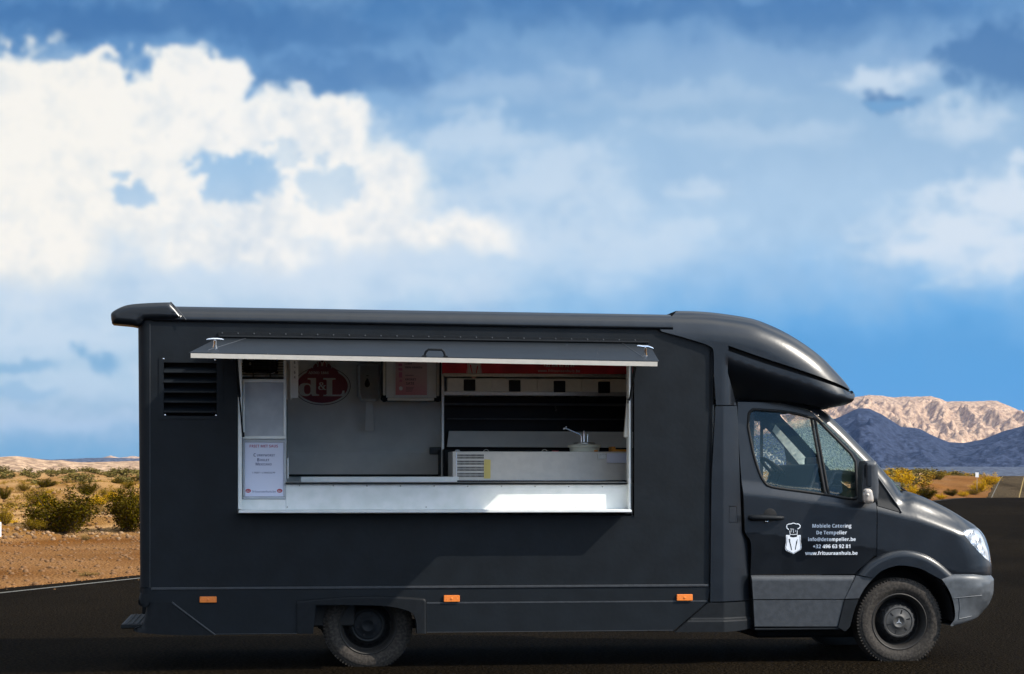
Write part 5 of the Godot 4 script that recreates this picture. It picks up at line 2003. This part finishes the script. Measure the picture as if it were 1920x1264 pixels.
	g.slab(curved([748, 727, 750, 724.8, 752.5, 724.8, 755, 727, 754, 731.5, 751.5, 732, 749, 731], zm + 0.017, 3, true), zm + 0.0168, zm + 0.016)
	part("cup_picture", g, M.paper_white, print)

	# frying range along the back wall: hood with banner and control modules, glossy back, splash plate
	var zf := -1.45
	var fry := thing("frying_range", "steel frying range with four cream control modules under a red banner", "fryer", spot(1000, 940, -1.7))
	g = Geo.new()
	var pp := spot(830, 645, zf)
	var pq := spot(830, 905, zf)
	g.box(Vector3(pp.x, (pp.y + pq.y) / 2, zf), Vector3(0.026, pp.y - pq.y, 0.026), 0.005)
	part("corner_post", g, M.steel, fry)
	g = Geo.new()
	slab_at(g, 829, 640, 1260, 701.5, zf + 0.02, 0.5, 0.003)
	var banner := part("banner", g, M.banner_red, fry)
	g = Geo.new()
	words_at(g, "+32 496 63 92 81", bold, 1048, 685.6, zf + 0.022, 57)
	words_at(g, "www.frituuraanhuis.be", bold, 1048, 695.5, zf + 0.022, 79)
	part("banner_lettering", g, M.banner_ink, banner)
	emblem(874.5, 656.5, 29.0, zf + 0.022, fry, "banner_ink", "banner_red")
	g = Geo.new()
	slab_at(g, 831, 702.2, 1260, 706.5, zf + 0.03, 0.4, 0.004)
	slab_at(g, 831, 735.5, 1260, 741.5, zf + 0.03, 0.4, 0.004)
	each("steel_trim", g, M.steel, fry)
	for k in 4:
		var x0 := [838.5, 922.6, 1007.3, 1091.5][k] as float
		var x1 := [922.2, 1006.9, 1091.1, 1178.0][k] as float
		g = Geo.new()
		slab_at(g, x0, 709.5 + k * 0.5, x1, 734.5 + k * 0.5, zf + 0.026, 0.06, 0.002)
		var module := part("control_module", g, M.cream_panel, fry)
		g = Geo.new()
		var dx := [869.5, 954.2, 1038.3, 1122.0][k] as float
		var dy := 711.4 + k * 1.4
		slab_at(g, dx, dy, dx + 22, dy + 21.5, zf + 0.034, 0.02, 0.004)
		part("display", g, M.gloss_black, module)
	for k in 1:
		g = Geo.new()
		slab_at(g, 832, 742, 1260, 850, -1.98, 0.05, 0.0)
		part("glossy_back", g, M.gloss_black, fry)
	g = Geo.new()
	slab_at(g, 832, 757.5, 1260, 760, -1.7, 0.02, 0.004)
	slab_at(g, 838, 785.6, 1220, 786.6, -1.72, 0.01, 0.002)
	each("hood_rail", g, M.plastic_grey, fry)
	g = Geo.new()
	var hk := spot(1041, 758, -1.69)
	g.tube([hk, hk + Vector3(0, -0.03, 0.01), hk + Vector3(0.008, -0.05, 0.02), hk + Vector3(0.0, -0.06, 0.02)], 0.006, 8)
	part("rail_hook", g, M.plastic_grey, fry)
	g = Geo.new()
	var sp0 := spot(1020, 824, -1.8)
	g.slab(flat([842, 808, 1200, 810, 1200, 840, 838, 838], -1.78), -1.78, -1.80, 0.002)
	part("splash_plate", g, M.inner_wall, fry)
	g = Geo.new()
	slab_at(g, 832, 842, 1230, 905, -1.30, 0.6, 0.01)
	part("fryer_body", g, M.plastic_black, fry)
	g = Geo.new()
	slab_at(g, 825, 893.5, 850, 900, -1.1, 0.3, 0.005)
	part("fryer_shelf", g, M.steel, fry)
	var socket := thing("wall_socket", "small grey socket box on the back wall just left of the steel post", "socket", spot(817, 852, zb))
	g = Geo.new()
	slab_at(g, 806, 838.5, 829, 852, zb + 0.08, 0.06, 0.006)
	part("socket_box", g, M.plastic_grey, socket)

	# refrigerated topping unit on the counter
	var zu := -0.58
	var unit := thing("chiller_unit", "low stainless chiller with a slotted vent standing on the counter", "refrigerator", spot(1013, 901, zu - 0.2))
	g = Geo.new()
	var u0 := spot(848.5, 901.3, zu)
	var u1 := spot(1178, 847, zu)
	g.box(Vector3((u0.x + u1.x) / 2, (u0.y + u1.y) / 2, zu - 0.21), Vector3(u1.x - u0.x, u1.y - u0.y, 0.42), 0.004)
	part("housing", g, M.steel_front, unit)
	g = Geo.new()
	for grp in 4:
		for r in 2:
			for k in 22:
				slab_at(g, 857.8 + k * 2.26, 852.3 + grp * 11.5 + r * 4.5, 857.8 + k * 2.26 + 1.45, 852.3 + grp * 11.5 + r * 4.5 + 3.3, zu + 0.0012, 0.003, 0.0)
	var slots := part("vent_slots", g, M.seam_black, unit)
	slots.set_meta("kind", "stuff")
	g = Geo.new()
	slab_at(g, 848.5, 900.2, 1176, 901.6, zu + 0.004, 0.01, 0.002)
	slab_at(g, 855.6, 847.5, 856.2, 901, zu + 0.002, 0.004, 0.0)
	each("edge_strip", g, M.chrome, unit)
	g = Geo.new()
	slab_at(g, 1172, 868, 1175.5, 901, zu + 0.005, 0.01, 0.002)
	part("side_strip", g, M.cream_panel, unit)
	var note := thing("yellow_label", "yellow handwritten-looking label stuck beside the slotted vent of the chiller", "label", spot(914, 897, zu))
	g = Geo.new()
	g.slab(flat([907.5, 897.3, 907.7, 862.5, 909, 861.3, 919, 862, 920, 863.5, 919.6, 896.6, 918, 897.6], zu), zu + 0.003, zu + 0.001)
	part("label_sheet", g, M.sticker_yellow, note)
	var card := thing("blank_card", "blank pale blue card hanging over the right end of the chiller", "card", spot(1158, 868, zu))
	g = Geo.new()
	slab_at(g, 1137.6, 850, 1178, 868, zu + 0.030, 0.004, 0.001)
	part("card_sheet", g, M.paper, card)
	var glint := thing("light_square", "small pale square standing in for a reflected patch of light on the chiller", "holder", spot(1129, 861, zu))  # added square that imitates a small patch of reflected light
	glint.set_meta("label", "small pale square standing in for reflected light, directly left of the pale blue card")
	g = Geo.new()
	slab_at(g, 1121, 850.5, 1125, 861, zu + 0.02, 0.012, 0.001)
	slab_at(g, 1121, 849.6, 1137, 851.2, zu + 0.021, 0.014, 0.001)
	part("light_square_edge", g, M.white_panel, glint)
	g = Geo.new()
	slab_at(g, 1125, 851.3, 1137, 860.5, zu + 0.012, 0.006, 0.001)
	part("light_square_face", g, M.steel, glint)

	# sauce tub with its pump, and the odds and ends on the chiller
	var zt := -0.80
	var tub := thing("sauce_tub", "round white sauce tub with a steel lid and pump, standing on the chiller", "sauce tub", spot(1096, 848, zt))
	var tc := spot(1096, 848, zt)
	var s := (spot(1127, 840, zt).x - spot(1065, 840, zt).x) / 62.0
	var flip := Basis(Vector3.RIGHT, -PI / 2)
	g = Geo.new()
	g.lathe([Vector2(0.0, -0.01), Vector2(26.5 * s, -0.01), Vector2(28 * s, 8.5 * s), Vector2(27.4 * s, 8.6 * s)], tc, flip, 56)
	part("bucket", g, M.tub, tub)
	g = Geo.new()
	g.lathe([Vector2(28 * s, 8.0 * s), Vector2(30.8 * s, 8.6 * s), Vector2(31 * s, 12.5 * s), Vector2(29.5 * s, 13.8 * s), Vector2(20 * s, 14.8 * s), Vector2(0, 14.9 * s)], tc, flip, 56)
	part("rim", g, M.tub, tub)
	g = Geo.new()
	g.lathe([Vector2(20.5 * s, 14.6 * s), Vector2(20.2 * s, 17.3 * s), Vector2(17.0 * s, 18.4 * s), Vector2(0, 18.8 * s)], tc, flip, 48)
	part("steel_lid", g, M.steel, tub)
	g = Geo.new()
	var up := Vector3(0, 1, 0)
	var v := func(px: float, py: float, dz := 0.0) -> Vector3:
		return spot(px, py, zt) + Vector3(0, 0, dz)
	g.tube([v.call(1090, 831), v.call(1090, 819), v.call(1089.3, 816.4), v.call(1086, 814), v.call(1066, 805.5), v.call(1060, 803.2)], 0.0062, 10)
	g.tube([v.call(1060, 803.2), v.call(1057, 803.8), v.call(1057.5, 806)], [0.010, 0.008, 0.006], 10)
	g.tube([v.call(1062.5, 803.5), v.call(1061, 800.5), v.call(1063, 799.8)], 0.004, 8)
	part("spout", g, M.chrome, tub)
	g = Geo.new()
	g.tube([v.call(1095.3, 831), v.call(1095.3, 815.5), v.call(1095.0, 812), v.call(1094.8, 808)], [0.009, 0.009, 0.005, 0.003], 10)
	g.tube([v.call(1102, 831), v.call(1102, 818), v.call(1102.4, 813.8)], [0.0055, 0.005, 0.003], 10)
	part("pump_rod", g, M.chrome, tub)
	g = Geo.new()
	slab_at(g, 1114.5, 844, 1121, 847.4, zt + 0.118, 0.01, 0.001)
	part("tub_label", g, M.orange, tub)
	var box := thing("orange_caddy", "orange L-shaped caddy at the right end of the chiller, by the hatch frame", "caddy", spot(1160, 848, -0.75))
	g = Geo.new()
	g.slab(curved([1147, 850, 1147, 837.6], -0.7, 1) + flat([1153.5, 837.3, 1155, 842.3, 1180, 843, 1180, 850], -0.7), -0.7, -0.86, 0.006)
	part("caddy_body", g, M.orange, box)
	var dish := thing("pink_dish", "small pink dish on top of the chiller, left of the sauce tub", "dish", spot(1041, 848, -0.8))
	g = Geo.new()
	g.lathe([Vector2(0.0, 0.0), Vector2(0.022, 0.0), Vector2(0.030, 0.014), Vector2(0.027, 0.014), Vector2(0.018, 0.004), Vector2(0.0, 0.004)], spot(1041, 848.6, -0.8), flip, 28)
	part("dish_bowl", g, M.pink, dish)
	for q in [[911.5, "bent wire handle on the chiller above the slotted vent"], [1021, "bent wire handle on the chiller beside the pink dish"]]:
		var h := thing("wire_handle", q[1], "handle", spot(q[0], 848, -0.72))  # small bent-wire handles on top of the chiller
		g = Geo.new()
		var loop := []
		for k in 13:
			var t := PI * k / 12.0
			loop.append(spot(q[0] + 5.2 * cos(t), 848.5 - 5.5 * sin(t), -0.72))
		g.tube(loop, 0.0035, 6)
		part("wire_loop", g, M.steel, h)
	var jar := thing("blue_jar", "little blue-grey glass jar at the left end of the chiller", "jar", spot(857, 848, -0.72))
	g = Geo.new()
	g.lathe([Vector2(0.0, 0.0), Vector2(0.020, 0.0), Vector2(0.022, 0.012), Vector2(0.017, 0.022), Vector2(0.0, 0.026)], spot(857.5, 848.6, -0.72), flip, 20)
	part("jar_glass", g, M.board_grey, jar)


# ---------------------------------------------------------------- plants, stones, signs
func on_land(px: float, py: float) -> Vector3:   # where the sight line of a surveyed point meets the land
	var d := 22.0
	while d < 700.0:
		var x := (px - MIDDLE) / FOCAL * d
		var y := EYE + (HORIZON - py) / FOCAL * d
		if land_height(x, -d) >= y:
			return Vector3(x, land_height(x, -d), -d)
		d += 0.25 if d < 120.0 else 1.0
	return Vector3((px - MIDDLE) / FOCAL * 480.0, land_height((px - MIDDLE) / FOCAL * 480.0, -480.0), -480.0)


# foliage of one shrub, unit-sized: about 1 m wide, 1 m tall: sprays of small leaves on fanning stems
func shrub_parts(seed_: int, leaves: int, dark: Color, light: Color, stems: int, leaf: float, spread := 0.5, lobes := 7) -> Array:
	var r := RandomNumberGenerator.new()
	r.seed = seed_
	var wood := Geo.new()
	var fol := Geo.new()
	var tips := []
	for k in stems:
		var a := TAU * (k + r.randf() * 0.8) / stems
		var out := spread * sqrt(r.randf_range(0.04, 1.0))
		var h := r.randf_range(0.55, 0.98) * (1.0 - 0.45 * out * out / (spread * spread))
		var p0 := Vector3(r.randf_range(-0.06, 0.06), -0.03, r.randf_range(-0.06, 0.06))
		var p2 := Vector3(cos(a) * out, h, sin(a) * out)
		var p1 := p0.lerp(p2, 0.5) + Vector3(r.randf_range(-0.05, 0.05), -0.06, r.randf_range(-0.05, 0.05))
		wood.tube([p0, p0.lerp(p1, 0.5) + Vector3(0, -0.01, 0), p1, p1.lerp(p2, 0.5), p2], [0.013, 0.011, 0.009, 0.006, 0.002], 5, false)
		tips.append([p1, p2, r.randf_range(0.7, 1.25)])
	for k in leaves:
		var t: Array = tips[r.randi() % tips.size()]
		var f := pow(r.randf(), 0.7)
		var c: Vector3 = (t[0] as Vector3).lerp(t[1], lerpf(-0.5, 1.08, f))
		var rad: float = 0.11 * t[2]
		var off := Vector3(r.randfn(), r.randfn(), r.randfn()) * rad * 0.55
		c += off
		if c.y < 0.01:
			c.y = r.randf_range(0.01, 0.12)
		var nn := (off.normalized() * 0.8 + Vector3(r.randfn(), r.randfn() + 0.7, r.randfn()) * 0.6).normalized()
		var along := nn.cross(Vector3(r.randfn(), r.randfn(), r.randfn())).normalized()
		var side := nn.cross(along)
		var s := leaf * r.randf_range(0.6, 1.35)
		fol.tint = dark.lerp(light, clampf(r.randf() * 0.75 + 0.25 * t[2] - 0.12, 0, 1))
		var a := c - along * s
		var b := c + side * s * 0.42
		var d := c + along * s
		var e := c - side * s * 0.42
		fol.quad(a, b, d, e, nn)
	return [fol, wood]


func build_plants() -> void:
	var kinds := {
		"dark": [], "olive": [], "gold": [], "low": [],
	}
	for k in 3:
		kinds.dark.append(shrub_parts(100 + k, 6000, Color(0.010, 0.012, 0.002), Color(0.115, 0.078, 0.006), 26, 0.026))
		kinds.olive.append(shrub_parts(200 + k, 3600, Color(0.024, 0.021, 0.003), Color(0.27, 0.165, 0.010), 18, 0.025))
		kinds.gold.append(shrub_parts(300 + k, 3600, Color(0.20, 0.115, 0.004), Color(0.85, 0.50, 0.012), 20, 0.026))
		kinds.low.append(shrub_parts(400 + k, 1400, Color(0.11, 0.065, 0.018), Color(0.36, 0.23, 0.075), 14, 0.034))
	var cached := {}
	var put := func(kind: String, var_: int, at: Vector3, wide: float, tall: float, label: String, group: String) -> void:
		var key := kind + str(var_)
		if not cached.has(key):
			cached[key] = [kinds[kind][var_][0].mesh(), kinds[kind][var_][1].mesh()]
		var o := Node3D.new()
		o.name = numbered("desert_shrub", self)
		add_child(o, true)
		o.position = at
		o.rotation.y = rng.randf() * TAU
		o.scale = Vector3(wide, tall, wide)
		tag(o, label, "shrub", group)
		for k in 2:
			var m := MeshInstance3D.new()
			m.name = ["foliage", "stems"][k]
			m.mesh = cached[key][k]
			m.material_override = [M.leaf, M.twig][k]
			o.add_child(m, true)
	# the shrubs one can tell apart: px, py of the base, width and height in survey pixels
	var named := [
		[118, 1001, 150, 90, "dark", 0, "largest dark olive shrub, broad and rounded, left of the truck behind the sandy verge", "shrubs left of the truck"],
		[242, 996, 100, 98, "dark", 1, "tall dark shrub half hidden by the truck's rear corner", "shrubs left of the truck"],
		[62, 994, 52, 28, "olive", 0, "low olive shrub at the left foot of the largest dark shrub", "shrubs left of the truck"],
		[9, 986, 34, 34, "olive", 1, "round olive shrub at the left picture edge behind the white marker post", "shrubs left of the truck"],
		[16, 955, 34, 20, "olive", 2, "small olive shrub above the marker post, left of the largest dark shrub", "shrubs left of the truck"],
		[7, 936, 28, 26, "dark", 2, "dark shrub cut by the left picture edge, higher up than the marker post", "shrubs left of the truck"],
		[44, 923, 30, 18, "olive", 0, "small olive shrub on pale sand, up and left of the largest dark shrub", "shrubs left of the truck"],
		[72, 950, 62, 36, "olive", 1, "spreading yellowish shrub touching the upper left of the largest dark shrub", "shrubs left of the truck"],
		[87, 915, 38, 20, "dark", 2, "dark shrub on the sand directly above the largest dark shrub", "shrubs left of the truck"],
		[164, 931, 44, 30, "dark", 0, "dark shrub between the largest shrub and the truck, further back on the sand", "shrubs left of the truck"],
		[150, 968, 40, 30, "olive", 2, "olive shrub against the right shoulder of the largest dark shrub", "shrubs left of the truck"],
		[239, 918, 26, 16, "olive", 0, "small far shrub just left of the truck's rear wall", "shrubs left of the truck"],
		[186, 962, 30, 22, "low", 0, "dry tan shrub in the gap between the two big dark shrubs", "shrubs left of the truck"],
		[160, 1014, 22, 14, "low", 1, "dry brown tuft on the verge in front of the largest dark shrub", "shrubs left of the truck"],
		[165, 1081, 44, 10, "low", 2, "flat green-brown tuft at the very edge of the asphalt, left of the truck", "shrubs left of the truck"],
		[139, 1073, 14, 8, "low", 0, "tiny tuft on the verge just left of the tuft at the asphalt edge", "shrubs left of the truck"],
		[1737, 936, 44, 28, "dark", 1, "dark spiky shrub just above the bonnet, right of the windscreen", "shrubs by the road on the right"],
		[1784, 930, 30, 15, "dark", 2, "dark round shrub in the middle of the sandy strip right of the truck", "shrubs by the road on the right"],
		[1825, 928, 34, 12, "olive", 1, "flat olive shrub nearest the asphalt's far edge on the right", "shrubs by the road on the right"],
		[1763, 936, 26, 12, "gold", 0, "small golden shrub between the two dark shrubs right of the truck", "shrubs by the road on the right"],
		[1838, 922, 42, 24, "gold", 1, "golden shrub beside the start of the far road", "shrubs by the road on the right"],
		[1856, 909, 44, 24, "gold", 2, "bright golden shrub below the white sign, at the bend of the far road", "shrubs by the road on the right"],
		[1806, 931, 26, 12, "gold", 0, "low golden shrub between the middle dark shrub and the flat olive shrub", "shrubs by the road on the right"],
		[1694, 912, 52, 34, "gold", 1, "tall golden shrub touching the truck's windscreen edge", "shrubs by the road on the right"],
		[1712, 932, 34, 24, "gold", 2, "golden shrub standing on the bonnet line, left of the dark spiky shrub", "shrubs by the road on the right"],
		[1752, 899, 50, 16, "olive", 2, "wide olive bush on the skyline of the sandy strip, right of the truck", "shrubs by the road on the right"],
	]
	for q in named:
		var at := on_land(q[0], q[1])
		var d := -at.z
		put.call(q[4], q[5], at, q[2] / FOCAL * d, q[3] / FOCAL * d, q[6], q[7])
	# the many small ones further back
	var n := 0
	while n < 130:
		var left := n < 75
		var px := rng.randf_range(-260, 330) if left else rng.randf_range(1640, 2150)
		var d := rng.randf_range(66.0, 330.0) if left else rng.randf_range(150.0, 330.0)
		d = sqrt(rng.randf()) * (d - 60.0) + 60.0 if left else d
		var x := (px - MIDDLE) / FOCAL * d
		n += 1
		if beside_road(x, -d) < 14.0:
			continue
		var s := rng.randf_range(0.4, 1.1)
		var kind: String = ["dark", "olive", "gold", "low", "gold"][rng.randi() % 5] if left else ["gold", "gold", "olive", "low"][rng.randi() % 4]
		put.call(kind, rng.randi() % 3, Vector3(x, land_height(x, -d), -d), s * 1.25, s * rng.randf_range(0.5, 0.85), "small shrub scattered over the pale sand left of the truck" if left else "small shrub scattered over the sand by the far road", "scattered small shrubs left of the truck" if left else "scattered small shrubs by the far road")
	# far brush, and gravel: nobody could count them
	for q in [["far_brush", "olive", 2600], ["far_gold_brush", "gold", 500], ["dry_brush", "low", 3800]]:
		var mm := MultiMesh.new()
		mm.transform_format = MultiMesh.TRANSFORM_3D
		var small := shrub_parts(900, 160, kinds[q[1]][0][0].c[0].lerp(Color(0.06, 0.055, 0.02), 0.6), Color(0.20, 0.16, 0.05) if q[1] == "olive" else Color(0.5, 0.29, 0.035), 9, 0.10 if q[1] != "low" else 0.07)
		mm.mesh = small[0].mesh()
		var spots := []
		var tries := 0
		while spots.size() < q[2] and tries < 20000:
			tries += 1
			var a := rng.randf_range(-0.42, 0.42)
			var d := rng.randf_range(230.0, 640.0) if q[1] != "low" else 56.0 + 200.0 * sqrt(rng.randf())
			var x := sin(a) * d
			var z := -cos(a) * d
			if beside_road(x, z) < 8.0 or (q[1] == "gold" and x < 10.0) or (q[1] == "low" and beside_road(x, z) < 13.0):
				continue
			spots.append([Vector3(x, land_height(x, z) - 0.05, z), rng.randf_range(0.6, 1.9) if q[1] != "low" else rng.randf_range(0.18, 0.62), rng.randf() * TAU])
		mm.instance_count = spots.size()
		for k in spots.size():
			mm.set_instance_transform(k, Transform3D(Basis(Vector3.UP, spots[k][2]).scaled(Vector3(spots[k][1] * 1.5, spots[k][1] * 0.8, spots[k][1] * 1.5)), spots[k][0]))
		var mi := MultiMeshInstance3D.new()
		mi.name = q[0]
		mi.multimesh = mm
		mi.material_override = M.leaf
		add_child(mi)
		tag(mi, {"olive": "far brush covering the desert flat in one olive mass", "gold": "golden brush in one mass along the far right of the desert flat", "low": "low dry golden tufts strewn over the pale sand between the shrubs"}[q[1]], "brush", "", "stuff")
	# stones
	var shapes := []
	for k in 5:
		var g := Geo.new()
		var noise := FastNoiseLite.new()
		noise.seed = 50 + k
		noise.frequency = 0.9
		var at := func(a: float, b: float) -> Vector3:
			var dir := Vector3(cos(a) * cos(b), sin(b), sin(a) * cos(b))
			return dir * (0.5 + 0.28 * noise.get_noise_3dv(dir * 1.6)) * Vector3(1.0, 0.62, 0.8)
		g.tint = [Color(1, 1, 1), Color(0.62, 0.52, 0.44), Color(1, 0.9, 0.78), Color(0.65, 0.6, 0.58), Color(1.0, 0.97, 0.93)][k]
		for i in 10:
			for j in 6:
				var p := [at.call(TAU * i / 10.0, -PI / 2 + PI * j / 6.0), at.call(TAU * (i + 1) / 10.0, -PI / 2 + PI * j / 6.0), at.call(TAU * (i + 1) / 10.0, -PI / 2 + PI * (j + 1) / 6.0), at.call(TAU * i / 10.0, -PI / 2 + PI * (j + 1) / 6.0)]
				g.quad_s(p[0], p[1], p[2], p[3], p[0].normalized(), p[1].normalized(), p[2].normalized(), p[3].normalized())
		shapes.append(g.mesh())
	var drop := func(at: Vector3, size: float, k: int) -> void:
		var o := MeshInstance3D.new()
		o.name = numbered("stone", self)
		o.mesh = shapes[k]
		o.material_override = M.stone
		add_child(o, true)
		o.position = at + Vector3(0, size * 0.14, 0)
		o.rotation.y = rng.randf() * TAU
		o.scale = Vector3.ONE * size
		tag(o, "pale stone lying on the sand behind the verge left of the truck", "stone", "pale stones left of the truck")
	for k in 170:
		var px := rng.randf_range(-60, 285)
		var py := 1003.0 + rng.randfn() * 5.0 if k < 85 else rng.randf_range(912, 1010)
		var p := on_land(px, py)
		drop.call(p, rng.randf_range(4.0, 12.0) / FOCAL * -p.z * (1.0 if k < 85 else 0.8), rng.randi() % 5)
	var gravel := MultiMesh.new()
	gravel.transform_format = MultiMesh.TRANSFORM_3D
	gravel.mesh = shapes[1]
	var gs := []
	while gs.size() < 16000:
		var d := rng.randf_range(24.0, 110.0)
		var x := rng.randf_range(-0.36, 0.36) * d
		var e := beside_road(x, -d)
		if e < -1.2 or e > 40.0 or (e < 0.1 and rng.randf() > 0.5 * exp(e * 4.0)):
			continue
		gs.append([Vector3(x, land_height(x, -d) if e > 0.1 else 0.004, -d), 0.02 + (0.11 if e > 0.4 else 0.02) * pow(rng.randf(), 3.0), rng.randf() * TAU])
	gravel.instance_count = gs.size()
	for k in gs.size():
		gravel.set_instance_transform(k, Transform3D(Basis(Vector3.UP, gs[k][2]).scaled(Vector3.ONE * gs[k][1]), gs[k][0]))
	var gi := MultiMeshInstance3D.new()
	gi.name = "gravel"
	gi.multimesh = gravel
	gi.material_override = M.stone
	add_child(gi)
	tag(gi, "loose gravel strewn over the sandy verge beside the asphalt", "gravel", "", "stuff")


func build_roadside() -> void:
	var place := func(called: String, label: String, category: String, at: Vector3) -> Node3D:
		var o := Node3D.new()
		o.name = called
		add_child(o)
		o.position = at
		tag(o, label, category)
		return o
	# small white sign by the far road
	var d := 300.0
	var x := (1832.0 - MIDDLE) / FOCAL * d
	var y := land_height(x, -d)
	var top := EYE + (HORIZON - 886.0) / FOCAL * d
	var sign: Node3D = place.call("road_sign", "small white rectangular sign on a post beside the far road, under the mountains", "road sign", Vector3(x, y, -d))
	var g := Geo.new()
	g.box(Vector3(0, top - y - 0.34, 0.05), Vector3(0.48, 0.68, 0.02), 0.005)
	part("sign_plate", g, M.sign_white, sign)
	g = Geo.new()
	g.tube([Vector3(0, -0.2, 0), Vector3(0, top - y - 0.05, 0)], 0.035, 10)
	part("sign_post", g, M.steel, sign)
	# white marker post cut by the left picture edge
	var p := on_land(-2, 1006)
	var post: Node3D = place.call("marker_post", "white marker post at the left picture edge, behind the sandy verge", "marker post", p)
	var h := 26.0 / FOCAL * -p.z
	g = Geo.new()
	g.box(Vector3(0, h / 2 - 0.05, 0), Vector3(0.11, h + 0.1, 0.06), 0.015)
	part("post_body", g, M.sign_white, post)
	g = Geo.new()
	g.box(Vector3(0, h * 0.72, 0.033), Vector3(0.08, 0.09, 0.006), 0.001)
	part("reflector", g, M.plastic_grey, post)
